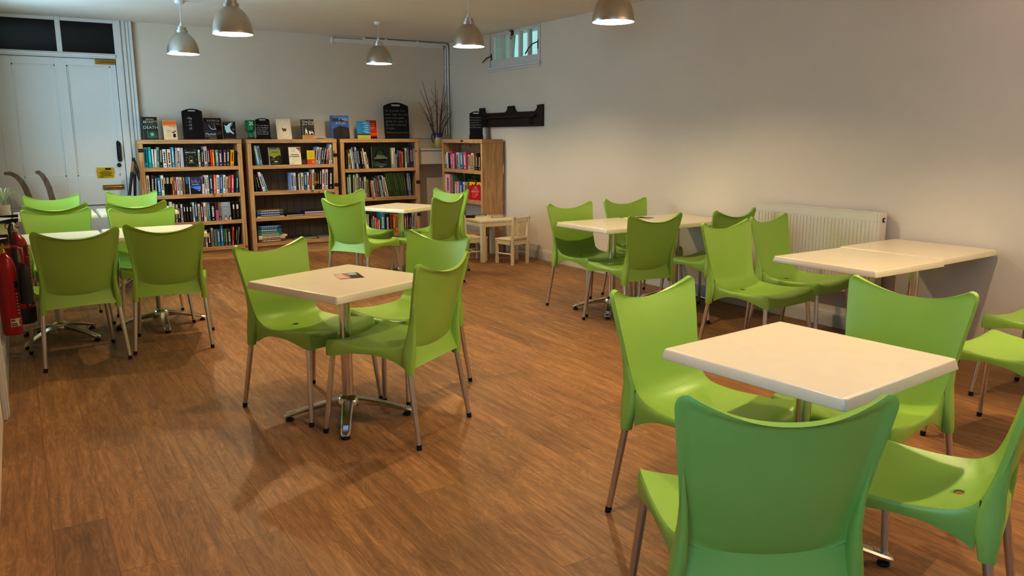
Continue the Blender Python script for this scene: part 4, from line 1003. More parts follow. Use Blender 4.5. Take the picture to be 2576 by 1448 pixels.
cover_book('book', 'grey-blue book with three faces along the foot of its cover, third shelf', 'book', (2.043, 9.69, .4635), 0, .138, .212, .03, '8a97a2', '8a97a2',
    [(rc(0, .25, 0, 1), '7a7468'), (el(.1, .1, .14, .16), '241814'), (el(.1, .08, .09, .12), '8a6a50'), (el(.55, .08, .15, .13), '3a2c28'), (el(.55, .07, .12, .115), 'c8a890'), (rc(.51, .59, .18, .25), '1c1614'), (el(.93, .1, .13, .15), '1c1416'), (el(.93, .08, .08, .11), 'c8a898'), (el(.78, .55, .07, .03), 'c09ac0'), (el(.15, .58, .1, .06), '9a5a58')] + lines(.3, .85, .66, .09, 2, .02, 'b0bcc4', 12) + lines(.35, .8, .44, .07, 2, .016, 'b0bcc4', 13),
    [('LIANE', .52, .92, .2, 'e8ecf0'), ('MORIARTY', .55, .82, .16, 'e0e4e8')], R(3), G2)
cover_book('book', 'book with yellow-green sky over dark landscape, alone on a top shelf', 'book', (2.682, 9.70, 1.0955), R(8), .145, .214, .022, '8a9036', 'b0bcc8',
    [(rc(0, 1, .88, 1), '4a5c88'), (rc(.72, .9, .9, .97), '8a9a60'), ([(0, 0), (0, .52), (.2, .48), (.38, .38), (.5, .44), (.7, .5), (.9, .54), (1, .50), (1, 0)], '1a1a16'), (el(.3, .3, .2, .06), '4a5030'), (el(.7, .35, .16, .05), '3a3e24'), ([(.35, .2), (.6, .22), (.72, .19), (.6, .16), (.4, .16)], 'd0d4c8'), (el(.5, .08, .4, .05), '3a3a30')] + lines(.2, .85, .74, .08, 1, .05, '6a7024', 14), [], R(8), G2, 'c0ccd8')
cover_book('book', 'cream book with a small red corner figure, alone on the half-empty top shelf', 'book', (2.923, 9.70, 1.0955), 0, .147, .215, .016, 'd8d0bc', 'd8d0bc',
    [([(.62, .94), (.98, .96), (.98, .72), (.92, .62), (.9, .78), (.78, .84), (.66, .90)], '9a5050'), (el(.08, .46, .08, .03), '8a6078'), (rc(.05, .4, .06, .075), '3a3428')] + lines(.18, .55, .86, .06, 3, .016, 'a8a090', 15) + lines(.15, .9, .40, .07, 4, .014, 'b8b0a0', 16) + lines(.1, .9, .58, .1, 2, .045, '6a6270', 17), [], R(7), G2)
cover_book('book', 'yellow and orange paperback facing out beside white spines, half-empty bookcase', 'book', (3.112, 9.685, 1.0955), R(-22), .098, .170, .026, 'c8b81c', 'c04a14',
    [(rc(0, 1, 0, .34), 'c84a1c'), (rc(0, 1, .34, .38), 'd88a20'), (el(.75, .17, .14, .09), 'd8b0a0'), (el(.75, .17, .07, .05), '8a3020'), (rc(.9, 1, .0, 1), 'd87a20')] + lines(.1, .85, .86, .09, 5, .014, '9a8c14', 18), [], R(5), G2)
cover_book('book', 'large dark green gardening book with an archway on its cover', 'book', (4.045, 9.69, 1.0255), 0, .262, .275, .022, '1c241c', '1c241c',
    [(rc(0, .04, 0, 1), '5a6458'), ([(.2, .25), (.2, .65), (.26, .80), (.38, .90), (.52, .92), (.66, .88), (.76, .76), (.8, .6), (.8, .25)], '0a0c0c'), ([(.3, .45), (.3, .68), (.42, .82), (.55, .82), (.62, .7), (.62, .45)], '24402c'), (el(.25, .2, .22, .12), '2c4a2c'), (el(.75, .22, .2, .12), '1c2c2c'), (el(.5, .16, .3, .06), '4a5458'), (rc(.38, .6, .05, .09), '8a948c')],
    [('SPIRITUAL', .5, .565, .105, 'a8b0a4'), ('GARDENING', .5, .475, .12, 'b0b8a8')], R(5), G2)
def on_corner(o, y, x, z, rz): o.location = (x, y, z); o.rotation_euler = (0, 0, rz)
o = cover_book('book', 'red and yellow book with large UP lettering in the corner bookcase', 'book', (4.885, 8.715, .6405), R(-78), .245, .226, .024, 'b01838', 'd8a028',
    [(rc(0, 1, .78, 1), 'd8a428'), ([(.15, .78), (.25, .90), (.34, .80), (.5, .94), (.62, .80), (.78, .90), (.85, .78)], '8a1828'), (el(.52, .95, .08, .04), '3a2008')],
    [('THE', .5, .70, .10, 'e0c8b0'), ('LITTLE', .5, .585, .15, 'e8a050'), ('BOOK OF', .5, .46, .13, 'e8d0b8'), ('UP', .52, .24, .36, 'e0803c')], R(6), G2)
o = cover_book('book', 'wide dark green book behind the spines on the corner bookcase second shelf', 'book', (5.03, 9.05, .6405), R(-88), .36, .312, .016, '38461c', '38461c',
    [(el(.3, .85, .12, .06), '1c2410'), (el(.65, .88, .16, .05), '5a6428'), (rc(.05, .95, .68, .78), '222a12')] + lines(.1, .9, .76, .1, 1, .05, '7a8438', 20), [], R(2), G2)
# ------------------------------------------------------------------ books lying flat
def flat_book(x, y, z, w, d, h, hexc, label, group, rz=0, style='', spine_front=True):
    rng = random.Random(label); c = boost(srgb(hexc)); m = MB(); t = min(.0025, h * .15)
    T = Matrix.Rotation(rz, 4, 'Z')
    m.box(-w / 2, w / 2, -d / 2, d / 2, 0, t, col=c, T=T); m.box(-w / 2, w / 2, -d / 2, d / 2, h - t, h, col=c, T=T)
    m.box(-w / 2 + .003, w / 2 - .003, -d / 2 + .004, d / 2 - .003, t, h - t, col=PAGE, T=T)
    if spine_front:
        m.box(-w / 2, w / 2, -d / 2 - .0015, -d / 2 + .003, 0, h, col=c, T=T)
        q = WHT if sum(c) < 1.2 else BLK
        a = -w * .36
        while a < w * .3:
            l = rng.uniform(.008, .024); m.box(a, a + l, -d / 2 - .0021, -d / 2 - .0015, h * .32, h * .68, col=q, T=T); a += l + .005
    else:
        m.box(-w / 2 - .0015, -w / 2 + .003, -d / 2, d / 2, 0, h, col=c, T=T)
    o = m.build('book', M['book'], fixn=False); o.location = (x, y, z)
    return tag(o, label, 'book', group)
def stack(x, y, z, items, where, group):
    n = len(items)
    for i, (w, d, h, hx, rz, dx, sf) in enumerate(items):
        pos = 'bottom of' if i == 0 else ('top of' if i == n - 1 else ORD[i] + ' from the bottom of')
        flat_book(x + dx, y, z + .0004, w, d, h, hx, f'flat {colour_word(hx)} book, {pos} {where}', group, R(rz), '', sf)
        z += h + .0006
stack(2.575, 9.785, .470, [(.325, .21, .012, 'c8b4a4', 0, 0, True), (.32, .21, .024, '3c3a22', 0, 0, True), (.31, .20, .026, '1c70c8', .6, -.002, True), (.315, .21, .026, '7a5c40', -.8, 0, True)], 'tall third-shelf stack, half-empty bookcase', 'flat books on the third shelf')
flat_book(2.868, 9.785, .4705, .225, .20, .018, '1a1414', 'flat black book with white pages lying alone beside the blue stack, third shelf', 'flat books on the third shelf', R(6), '', False)
stack(3.13, 9.785, .470, [(.26, .20, .020, '2c4c90', -4, 0, False), (.255, .19, .026, '3c2c5c', -3, .002, False)], 'two-book pile on the third shelf', 'flat books on the third shelf')
stack(2.575, 9.785, .165, [(.325, .22, .036, '6a4c38', 0, 0, True), (.325, .215, .024, 'c8b098', .5, 0, True), (.35, .21, .022, 'd8c8a0', 1, .012, True), (.295, .21, .026, '3a7078', 0, -.012, True), (.275, .20, .016, '5a6a60', -1, -.02, True), (.28, .205, .032, '147080', 0, -.02, True), (.28, .20, .018, '2a3838', .5, -.018, True), (.275, .20, .022, '2c6090', -.5, -.02, True)], 'tall lowest-shelf stack, half-empty bookcase', 'flat books on the lowest shelf')
stack(3.0, 9.785, .165, [(.29, .21, .012, '8a8478', 5, 0, False), (.27, .20, .010, 'b0a898', -7, .01, False), (.26, .20, .008, '4a4440', 3, -.005, False)], 'left magazine pile on the lowest shelf', 'magazines on the lowest shelf')
stack(3.265, 9.785, .165, [(.20, .21, .012, '9a9488', 2, 0, False), (.20, .20, .012, '6a706c', -3, 0, False)], 'right magazine pile on the lowest shelf', 'magazines on the lowest shelf')
flat_book(3.33, 9.74, ZT, .185, .13, .012, '5a5a60', 'thin grey book lying flat on the half-empty bookcase beside the blue atlas', G1, R(4), '', True)

# ------------------------------------------------------------------ blackboards with handwriting
def blackboard(label, loc, rz, w, h, arch, lines_, base_w=None, tilt=R(4), size=.02, x0=-.42, ink='b8b8b8', foot=False):
    root = thing('blackboard', label, 'blackboard', loc, rz, 'small blackboards with handwriting')
    T = Matrix.Rotation(-tilt, 4, 'X'); bw = base_w or w
    out = [(-bw / 2, 0), (bw / 2, 0), (bw / 2 * .97, h * .06), (w / 2, h * .14), (w / 2, h - arch)]
    n = 10
    for k in range(1, n): 
        u = 1 - 2 * k / n; out.append((w / 2 * u, h - arch * u * u))
    out += [(-w / 2, h - arch), (-w / 2, h * .14), (-bw / 2 * .97, h * .06)]
    # slot handle
    hw, hh, hz = w * .15, w * .036, h - arch * .42 - w * .045
    if w < .19: hw, hh = w * .19, w * .05; hz = h - arch * .5 - w * .06
    slot = [(hw + hh * math.cos(a), hz + hh * math.sin(a)) for a in [-PI / 2 + PI * k / 6 for k in range(7)]] + [(-hw + hh * math.cos(a), hz + hh * math.sin(a)) for a in [PI / 2 + PI * k / 6 for k in range(7)]]
    bm = bmesh.new()
    def loop(pts, y):
        vs = [bm.verts.new((a, y, b_)) for a, b_ in pts]; return [bm.edges.new((vs[i], vs[(i + 1) % len(vs)])) for i in range(len(vs))]
    es = loop(out, 0) + loop(slot, 0)
    bmesh.ops.triangle_fill(bm, use_beauty=True, use_dissolve=False, edges=es)
    r = bmesh.ops.extrude_face_region(bm, geom=list(bm.faces))
    bmesh.ops.translate(bm, vec=(0, .012, 0), verts=[g for g in r['geom'] if isinstance(g, bmesh.types.BMVert)])
    bmesh.ops.recalc_face_normals(bm, faces=bm.faces)
    bmesh.ops.transform(bm, matrix=T, verts=bm.verts)
    me = bpy.data.meshes.new('board'); bm.to_mesh(me); bm.free(); me.materials.append(M['blackboard'])
    o = bpy.data.objects.new('board', me); COL.objects.link(o); o.parent = root
    m = MB(); 
    for body, ry, sz, dx in lines_:
        v, f = text_polys(body, sz, 'LEFT')
        rg = random.Random(body)
        m.add([(x0 * w + dx * w + p[0] * (1 + .0), -.0008, h * ry + p[1] + .03 * sz * math.sin(p[0] * 90)) for p in v], f, srgb(ink), T=T)
    m.build('handwriting', M['print'], root, fixn=False)
    m = MB()
    if foot:
        m.prism([(-.012, 0), (.09, 0), (.09, .008), (.024, .012), (.016, .05), (-.006, .05)], -bw / 2 * 1.02, bw / 2 * 1.02, axis='x')
    else:
        m.prism([(.014, 0), (.075, 0), (.028, h * .5), (.02, h * .5)], -.012, .012, axis='x')
    m.build('foot' if foot else 'strut', M['blackboard'], root)
    return root
blackboard('black board reading 50p £1 £2 £5 standing between the orange and slate paperbacks', (1.772, 9.73, ZT), R(1), .222, .348, .03, [('- 50p', .69, .034, 0), ('-  £1', .58, .034, .0), ('-  £2', .47, .034, .0), ('   £5', .36, .034, 0)], x0=-.33, tilt=R(5), ink='d0d0d0')
blackboard('small black board beside the green cup, asking visitors to leave a donation', (2.562, 9.73, ZT), R(1), .166, .248, .018, [('You can leave', .66, .0245, 0), ('your donation', .55, .0245, 0), ('in the pot or', .45, .0245, 0), ('pay by debit or', .35, .0235, 0), ('card at the till', .25, .0235, 0)], base_w=.182, x0=-.46, ink='d8d8d8')
blackboard('tallest black board covered in lines of white handwriting, nearest the branches', (4.303, 9.73, ZT), R(1), .352, .466, .048, [('All  proceeds  from', .77, .036, 0), ('books  helps  the  work', .67, .034, -.02), ('we do in the walled', .575, .034, -.02), ('garden  for  nature  &', .48, .034, 0), ('the  local  community', .385, .034, -.01), ('to enjoy.', .29, .034, 0), ('Thank you for your support', .17, .029, .0)], x0=-.44, ink='8c8c8c')
blackboard('black board with broad foot standing on the corner bookcase by the coat rail', (4.965, 8.80, 1.3955), R(-29), .164, .345, .028, [('These bookshelves', .775, .0185, 0), ('were handmade by', .685, .0185, 0), ('volunteers with', .595, .0185, 0), ('flooring fitted from', .51, .0180, 0), ('the Thomas estate', .425, .0185, 0)], base_w=.172, x0=-.47, ink='b8b8b8', foot=True, tilt=R(3))

# ------------------------------------------------------------------ green collecting cup
cp = thing('collecting_cup', 'green plastic collecting cup with white leaf emblem on the bookcase', 'collecting cup', (2.413, 9.735, ZT), 0)
m = MB(); m.lathe([(.046, 0), (.047, .006), (.044, .016), (.032, .024), (.026, .028)], 28); m.build('base', M['black'], cp, sharp=40)
m = MB(); m.lathe([(.036, .022), (.033, .035), (.026, .055), (.022, .072), (.024, .082), (.036, .092), (.050, .102), (.053, .115), (.055, .212), (.057, .218), (.053, .222), (0, .222)], 32); m.build('cup_body', M['green_pot'], cp, sharp=40)
m = MB()
def wrap(poly, col):
    r = .0556; m.add([(r * math.sin(u / r), -r * math.cos(u / r), v) for u, v in poly], [list(range(len(poly)))], srgb(col))
def leaf(cx, cy, ang, l, w_, col='d8f0e8'):
    pts = []
    for k in range(12):
        a = 2 * PI * k / 12; lo = 1 + .12 * math.cos(3 * a)
        u, v = l * math.cos(a) * lo, w_ * math.sin(a) * lo
        pts.append((cx + u * math.cos(ang) - v * math.sin(ang), cy + u * math.sin(ang) + v * math.cos(ang)))
    wrap(pts, col)
leaf(-.014, .196, R(125), .013, .0065); leaf(.008, .196, R(60), .013, .007); leaf(-.014, .172, R(190), .011, .008); leaf(.014, .170, R(25), .014, .0065); leaf(.004, .182, R(90), .006, .005)
wrap([(-.0045, .155), (-.0025, .155), (.0005, .188), (-.0015, .188)], 'd8f0e8')
for z, a, b_ in ((.140, -.014, .022), (.126, -.014, .008), (.114, -.012, .018)):
    u = a
    while u < b_:
        wrap([(u, z), (u + .005, z), (u + .005, z + .006), (u, z + .006)], '8ac4a8'); u += .0065
m.build('emblem', M['print'], cp, fixn=False)
m = MB(); m.tube([(-.055, .0, .215), (-.068, 0, .20), (-.068, 0, .15), (-.058, 0, .10), (-.035, 0, .075), (-.026, 0, .066)], .0022, 8); m.build('cord', M['black'], cp)

# ------------------------------------------------------------------ jug with bare twigs
jg = thing('jug', 'blue and cream pottery jug on the white corner ledge', 'jug', (4.945, 9.83, 1.2725), 0)
m = MB(); m.lathe([(.034, 0), (.050, .006), (.060, .03), (.064, .065), (.062, .105), (.057, .142)], 28, cap=True); m.build('jug_body', M['ochre_glaze'], jg)
m = MB(); m.lathe([(.057, .142), (.0555, .165), (.0565, .195), (.059, .204), (.055, .204), (.052, .19), (.05, .15)], 28, cap=False); o = m.build('neck', M['blue_glaze'], jg); o['label'] = 'blue glazed neck'
m = MB(); m.tube([(-.055, 0, .185), (-.078, 0, .190), (-.094, 0, .17), (-.096, 0, .13), (-.082, 0, .095), (-.060, 0, .08)], [.008, .0085, .008, .0075, .007, .008], 10); o = m.build('handle', M['blue_glaze'], jg); o['label'] = 'dark blue handle'
m = MB(); o0 = Vector((4.945, 9.83, 1.30)); rng = random.Random(12)
tips = [(4.72, 2.16), (4.868, 2.165), (5.006, 2.115), (5.12, 2.10), (4.665, 2.035), (4.645, 1.885), (4.726, 1.725), (5.125, 1.765), (5.11, 1.85), (4.93, 2.06), (5.0, 1.99), (4.80, 1.60), (5.06, 1.66), (4.99, 1.82)]
for i, (tx, tz) in enumerate(tips):
    ang = rng.uniform(0, 6.28)
    a = o0 + Vector((.028 * (tx - 4.945) / .28, rng.uniform(-.02, .02), 0)); e = Vector((tx, 9.80 + rng.uniform(-.08, .06), tz))
    mid = a.lerp(e, .5) + Vector((-.10 * (tx - 4.945), 0, .04))
    pts = [a, a.lerp(mid, .5) + Vector((rng.uniform(-.006, .006), 0, 0)), mid, mid.lerp(e, .5) + Vector((rng.uniform(-.008, .008), 0, .006)), e]
    m.tube(pts, [.0055, .005, .0044, .0034, .002], 6)
    for s in range(2):
        b0 = pts[2].lerp(pts[3], rng.uniform(-.4, .9)); sg = rng.choice((-1, 1))
        b2 = b0 + Vector((sg * rng.uniform(.05, .10), rng.uniform(-.03, .03), rng.uniform(.06, .13)))
        b2.x = min(b2.x, 5.13)
        m.tube([b0, b0.lerp(b2, .5) + Vector((sg * .008, 0, -.004)), b2], [.0032, .0026, .0016], 5)
o = m.build('twigs', M['twig'], sharp=60); tag(o, 'bunch of bare reddish twigs standing in the blue and cream jug', 'twigs')
# ------------------------------------------------------------------ small child furniture
kt = thing('child_table', 'small pale wooden child table in front of the corner bookcase', 'table', (4.70, 8.075, 0), R(-2))
w, d, h = .245, .315, .48
m = MB(); n = 7
for i in range(n): m.box(-w + 2 * w * i / n, -w + 2 * w * (i + 1) / n - .0008, -d, d, h - .022, h)
m.build('tabletop', M['pale_v'], kt, bevel=.0015)
m = MB(); m.box(-w + .01, w - .01, -d + .006, -d + .026, h - .07, h - .022); m.box(-w + .01, w - .01, d - .026, d - .006, h - .07, h - .022)
m.box(-w + .006, -w + .026, -d + .026, d - .026, h - .07, h - .022); m.box(w - .026, w - .006, -d + .026, d - .026, h - .07, h - .022); m.build('apron', M['pale'], kt, bevel=.001)
for sx in (-1, 1):
    for sy in (-1, 1):
        m = MB(); cx, cy = sx * (w - .028), sy * (d - .028); m.box(cx - .026, cx + .026, cy - .026, cy + .026, 0, h - .022); m.build('leg', M['pale_v'], kt, bevel=.003)
def child_chair(lab, loc, rz):
    r = thing('child_chair', lab, 'chair', loc, rz, 'small wooden child chairs')
    m = MB(); m.box(-.135, .135, -.115, .14, .272, .290); m.build('seat', M['pale'], r, bevel=.004)
    m = MB(); m.box(-.115, .115, .112, .126, .225, .272); m.box(-.115, .115, -.128, -.115, .225, .272); m.box(-.132, -.118, -.10, .11, .225, .272); m.box(.118, .132, -.10, .11, .225, .272); m.build('apron', M['pale'], r, bevel=.002)
    for s in (-1, 1):
        m = MB(); m.box(s * .122 - .015, s * .122 + .015, .098, .13, 0, .272); m.build('leg', M['pale_v'], r, bevel=.003)
        m = MB()
        m.loft([[(s * .122 + a * .015, y + b_ * .016, z) for a, b_ in ((-1, -1), (1, -1), (1, 1), (-1, 1))] for y, z in ((-.132, 0), (-.132, .30), (-.152, .55))], smooth=False)
        lg = m.build('leg', M['pale_v'], r, bevel=.003); lg['label'] = 'tall rear leg carrying the backrest'
        m = MB()
        for y, z in ((-.149, .25), (-.168, .525)): m.lathe([(.005, 0), (.005, .0015)], 10, T=Matrix.Translation((s * .122, y, z)) @ Matrix.Rotation(R(90), 4, 'X'))
        for z in (.25,): m.lathe([(.005, 0), (.005, .0015)], 10, T=Matrix.Translation((s * .137, .114, z)) @ Matrix.Rotation(R(90 * s), 4, 'Y'))
        m.build('bolt', M['iron'], lg)
        m = MB(); m.tube([(s * .122, -.13, .12), (s * .122, .114, .12)], .009, 10); m.build('rung', M['pale'], r)
    m = MB(); m.tube([(-.122, -.005, .12), (.122, -.005, .12)], .008, 10); m.build('rung', M['pale'], r)
    T = Matrix.Translation((0, -.142, .42)) @ Matrix.Rotation(R(4.5), 4, 'X')
    for a, b_ in ((.065, .12), (-.13, -.105)):
        m = MB(); m.box(-.108, .108, -.009, .009, a, b_, T=T); m.build('back_rail', M['pale'], r, bevel=.003)
    m = MB(); m.box(-.045, .045, -.006, .006, -.11, .068, T=T); m.box(-.032, .032, -.0068, -.006, -.06, .045, T=T)
    m.tube([(.022 * math.cos(t), -.008, .01 + .032 * math.sin(t)) for t in [k * 2 * PI / 18 for k in range(15)]], .0025, 5, T=T); m.tube([(-.02, -.008, -.045), (-.006, -.008, -.052), (.008, -.008, -.045), (.02, -.008, -.052)], .0025, 5, T=T)
    m.build('splat', M['pale_v'], r, bevel=.001)
    return r
child_chair('small pale wooden child chair standing right of the child table, side towards us', (4.733, 7.590, 0), R(14))
child_chair('small pale wooden child chair pushed under the left side of the child table', (4.44, 7.985, 0), R(-97))
flat_book(4.52, 8.20, .4805, .09, .13, .026, '2c1a18', 'small thick dark board book at the left end of the child table', 'small books on the child table', R(60), '', False)
flat_book(4.72, 8.33, .4805, .17, .10, .018, '6a7a50', 'thin green book at the back of the child table, against the bookcase', 'small books on the child table', R(0))
flat_book(4.815, 8.07, .4805, .17, .14, .026, 'a89888', 'pale board book with dark picture at the right of the child table', 'small books on the child table', R(-12), '', True)

# ------------------------------------------------------------------ postcards on tables
m = MB(); w, h = .062, .078
def card(poly, col, z): m.add([(a * w, b_ * h, z) for a, b_ in poly], [list(range(len(poly)))], srgb(col))
m.box(-w, w, -h, h, 0, .0006, col=srgb('c8a898'))
card([(-1, -1), (1, -1), (1, 1), (-1, 1)], '9a7c74', .0008)
card([(-1, -.95), (-.1, -.9), (-.3, .2), (-.4, .95), (-1, .95)], 'd8b8ac', .0010)
card([(0, -.95), (1, -1), (1, 1), (.3, 1), (.1, .2)], '4a342c', .0010)
card([(.1, .15), (.75, .1), (.85, .85), (.15, .9)], '8ab4bc', .0012); card([(.25, .3), (.65, .28), (.7, .7), (.3, .72)], 'b8dce0', .0014)
card(el(-.45, -.15, .25, .12), 'f0e4d0', .0012); card(el(-.45, -.32, .25, .05), '3a2c24', .0011); card(el(.35, -.5, .3, .25), '6a4438', .0012)
m.box(-w + .004, w + .003, -h - .004, h - .004, -.0006, -.0001, col=srgb('6a4c3c'))
o = m.build('postcard', M['print'], fixn=False); o.location = (1.392, 3.817, .7358); o.rotation_euler = (0, 0, R(-8)); tag(o, 'picture postcard lying on the square cream table with three chairs', 'postcard')
m = MB(); m.box(-.05, .05, -.07, .07, 0, .001, col=srgb('3a3430')); m.box(-.04, .04, -.06, 0, .001, .0014, col=srgb('8a7c70'))
o = m.build('postcard', M['print'], fixn=False); o.location = (4.60, 5.19, .7354); o.rotation_euler = (0, 0, R(20)); tag(o, 'dark card lying on the long wall table behind a dark chair back', 'postcard')

# ------------------------------------------------------------------ fire extinguishers hung on the left wall
def ext(label, loc, r, h, kind):
    root = thing('fire_extinguisher', label, 'fire extinguisher', loc, 0, 'red fire extinguishers on the left wall')
    m = MB(); b0 = .0
    m.lathe([(r * .86, 0), (r * .97, .008), (r, .02), (r, h * .80), (r * .96, h * .85), (r * .80, h * .915), (r * .52, h * .96), (r * .30, h * .985), (r * .30, h)], 36)
    m.build('cylinder', M['red'], root, sharp=40)
    z = h
    m = MB(); m.lathe([(r * .28, z), (r * .30, z + .012), (r * .22, z + .018), (r * .22, z + .05), (.012, z + .06)], 18)
    m.lathe([(.014, 0), (.014, .035)], 12, T=Matrix.Translation((.0, 0, z + .035)) @ Matrix.Rotation(R(90), 4, 'Y'))
    m.build('valve', M['brass'] if kind == 'co2' else M['alu'], root, sharp=40)
    m = MB()
    m.prism([(-.075, z + .055), (.015, z + .052), (.03, z + .065), (.03, z + .082), (-.02, z + .078), (-.08, z + .066)], -.011, .011)
    m.prism([(-.07, z + .092), (.0, z + .088), (.032, z + .088), (.032, z + .105), (-.02, z + .103), (-.075, z + .10)], -.011, .011)
    m.tube([(-.025 + .018 * math.cos(t), 0, z + .035 + .018 * math.sin(t)) for t in [k * PI / 8 for k in range(17)]], .0022, 6)
    m.build('handle', M['black'], root)
    def wrap2(mb, a0, a1, z0, z1, col, rr):
        n = 8
        for k in range(n):
            a, b_ = R(a0 + (a1 - a0) * k / n), R(a0 + (a1 - a0) * (k + 1) / n)
            mb.add([(rr * math.cos(a), rr * math.sin(a), z0), (rr * math.cos(b_), rr * math.sin(b_), z0), (rr * math.cos(b_), rr * math.sin(b_), z1), (rr * math.cos(a), rr * math.sin(a), z1)], [(0, 1, 2, 3)], srgb(col))
    m = MB()
    if kind == 'co2':
        wrap2(m, -95, -35, h * .11, h * .21, 'c8bca0', r + .0006); wrap2(m, -92, -70, h * .175, h * .20, '7a4c6a', r + .0009); wrap2(m, -92, -60, h * .14, h * .155, '4a4438', r + .0009); wrap2(m, -92, -55, h * .118, h * .132, '4a4438', r + .0009); wrap2(m, -45, -36, h * .125, h * .19, '5a5040', r + .0009)
        wrap2(m, -52, -10, h * .22, h * .56, '6a0c0c', r + .0006)
        for q in range(7): wrap2(m, -48, -25, h * (.50 - .04 * q), h * (.515 - .04 * q), 'a88c7c', r + .0009)
        wrap2(m, -50, -15, h * .58, h * .66, '141414', r + .0007)
    else:
        wrap2(m, -60, 10, h * .20, h * .29, 'c0b498', r + .0006); wrap2(m, -50, -20, h * .225, h * .24, '3a342c', r + .0009); wrap2(m, -50, -15, h * .205, h * .22, '3a342c', r + .0009)
        wrap2(m, -55, 8, h * .30, h * .72, '74100f', r + .0005)
        for q in range(8): wrap2(m, -20, 2, h * (.68 - .045 * q), h * (.705 - .045 * q), 'a88074', r + .0008)
        wrap2(m, -50, 8, h * .74, h * .85, '5a0808', r + .0005); wrap2(m, -25, -5, h * .755, h * .835, 'b8a088', r + .0008); wrap2(m, -20, -10, h * .77, h * .82, '5a1410', r + .0010)
        wrap2(m, -88, -58, h * .68, h * .84, 'b8b0a4', r + .0006)
    m.build('label_sticker', M['print'], root, fixn=False)
    if kind == 'co2':
        m = MB(); m.tube([(.012, -.004, z + .035), (.055, -.006, z + .034), (.082, -.008, z + .018), (.088, -.010, z - .03), (.088, -.012, z - .075)], .008, 10); m.build('swivel_pipe', M['red'], root)
        m = MB(); m.lathe([(.012, 0), (.017, -.02), (.026, -.03), (.030, -.10), (.034, -.215), (.036, -.225), (.032, -.226)], 20, T=Matrix.Translation((.088, -.012, z - .065)))
        m.build('horn', M['black'], root, sharp=40)
    else:
        m = MB(); m.lathe([(r * .87, -.001), (r + .002, .006), (r + .003, .02), (r + .003, .095), (r + .001, .10)], 36); m.build('base_band', M['black'], root, sharp=40)
        m = MB(); m.tube([(-.012, -.01, z + .04), (-.02, -r * .8, z + .02), (-.015, -r - .018, z - .06), (-.01, -r - .02, h * .55), (-.01, -r - .018, h * .36)], .012, 10)
        m.build('hose', M['black'], root)
    m = MB(); dx = XL - loc[0]
    m.box(dx, -r * .6, -.02, .02, h * .70, h * .74); m.box(dx, dx + .006, -.03, .03, h * .55, h * .85); m.build('wall_bracket', M['iron'], root)
    return root
ext('narrow red fire extinguisher with black horn, nearest on the left wall', (-.110, 5.20, .335), .0505, .465, 'co2')
ext('wider red fire extinguisher with black base band, behind the one with the horn', (-.052, 5.72, .29), .0665, .575, 'foam')

# ------------------------------------------------------------------ old wooden hand barrow by the door
hb = thing('hand_barrow', 'old wooden hand barrow standing by the door, two curved handles upright', 'barrow', (.08, 9.58, 0), 0)
for dx, dy, s in ((-.19, 0, 1), (.055, -.02, .97)):
    m = MB(); P = [(.03, 1.075), (.055, 1.078), (.085, 1.05), (.115, .985), (.137, .91), (.150, .82), (.17, .70), (.20, .48), (.24, .22), (.26, .03)]
    if dx < 0: P = [(.0, 1.072), (.055, 1.07), (.10, 1.045), (.14, .99), (.17, .92), (.195, .82), (.225, .70), (.26, .48), (.29, .22), (.30, .03)]
    rings = []
    for i, (x, z) in enumerate(P):
        a = Vector(P[min(i + 1, len(P) - 1)]) - Vector(P[max(i - 1, 0)]); a.normalize(); nx, nz = -a.y, a.x
        w_ = [.014, .020, .023, .025, .027, .028, .028, .028, .028, .026][i]; t = .016
        rings.append([(dx + x + nx * w_, dy - t, z + nz * w_), (dx + x - nx * w_, dy - t, z - nz * w_), (dx + x - nx * w_, dy + t, z - nz * w_), (dx + x + nx * w_, dy + t, z + nz * w_)])
    m.loft(rings, smooth=False); m.build('handle', M['grey_wood'], hb, bevel=.004)
m = MB()
for z, a, b_ in ((.60, .03, .24), (.42, .05, .27), (.24, .08, .30)): m.box(a, b_, -.035, -.005, z - .02, z + .02)
m.build('cross_rail', M['grey_wood'], hb, bevel=.003)
m = MB(); m.tube([(.06, -.06, .075), (.36, -.06, .075)], .012, 10)
for x in (.06, .33): m.lathe([(.01, 0), (.072, 0), (.075, .006), (.075, .026), (.072, .032), (.01, .032)], 24, T=Matrix.Translation((x, -.06, .0755)) @ Matrix.Rotation(R(90), 4, 'Y'))
m.build('wheel_axle', M['iron'], hb, sharp=40)

# ------------------------------------------------------------------ walking poles leaning by the bookcase
def pole(label, top, bot, strap):
    root = thing('walking_pole', label, 'walking pole', bot, 0, 'walking poles by the door')
    A = Vector(top) - Vector(bot); P = lambda t: A * (1 - t)
    m = MB(); m.tube([P(.33), A * .02], [.009, .0065], 10); m.tube([P(.3), P(.33)], .013, 10); m.tube([A * .02, A * 0 + Vector((0, 0, .001))], [.007, .004], 8); m.lathe([(.024, 0), (.026, .004), (.01, .008)], 14, T=Matrix.Translation(A * .05))
    m.build('shaft', M['black'], root)
    m = MB(); m.tube([P(.305), P(.335)], .0105, 10); m.build('clamp', M['chrome'], root)
    m = MB(); m.tube([P(.02), P(.05), P(.09), P(.12)], [.014, .0165, .016, .015], 12); m.build('grip', M['cork'], root)
    m = MB(); m.tube([P(.12), P(.2), P(.31)], [.0165, .0155, .0145], 12); m.tube([P(-.01), P(.0), P(.025)], [.010, .018, .016], 12); m.build('grip_sleeve', M['black'], root)
    m = MB(); q = P(.02); s = strap
    m.tube([q, q + Vector((s * .025, -.01, -.02)), q + Vector((s * .038, -.012, -.10)), q + Vector((s * .030, -.012, -.19)), q + Vector((s * .022, -.012, -.14)), q + Vector((s * .012, -.01, -.04))], .005, 6); m.build('strap', M['black'], root)
    return root
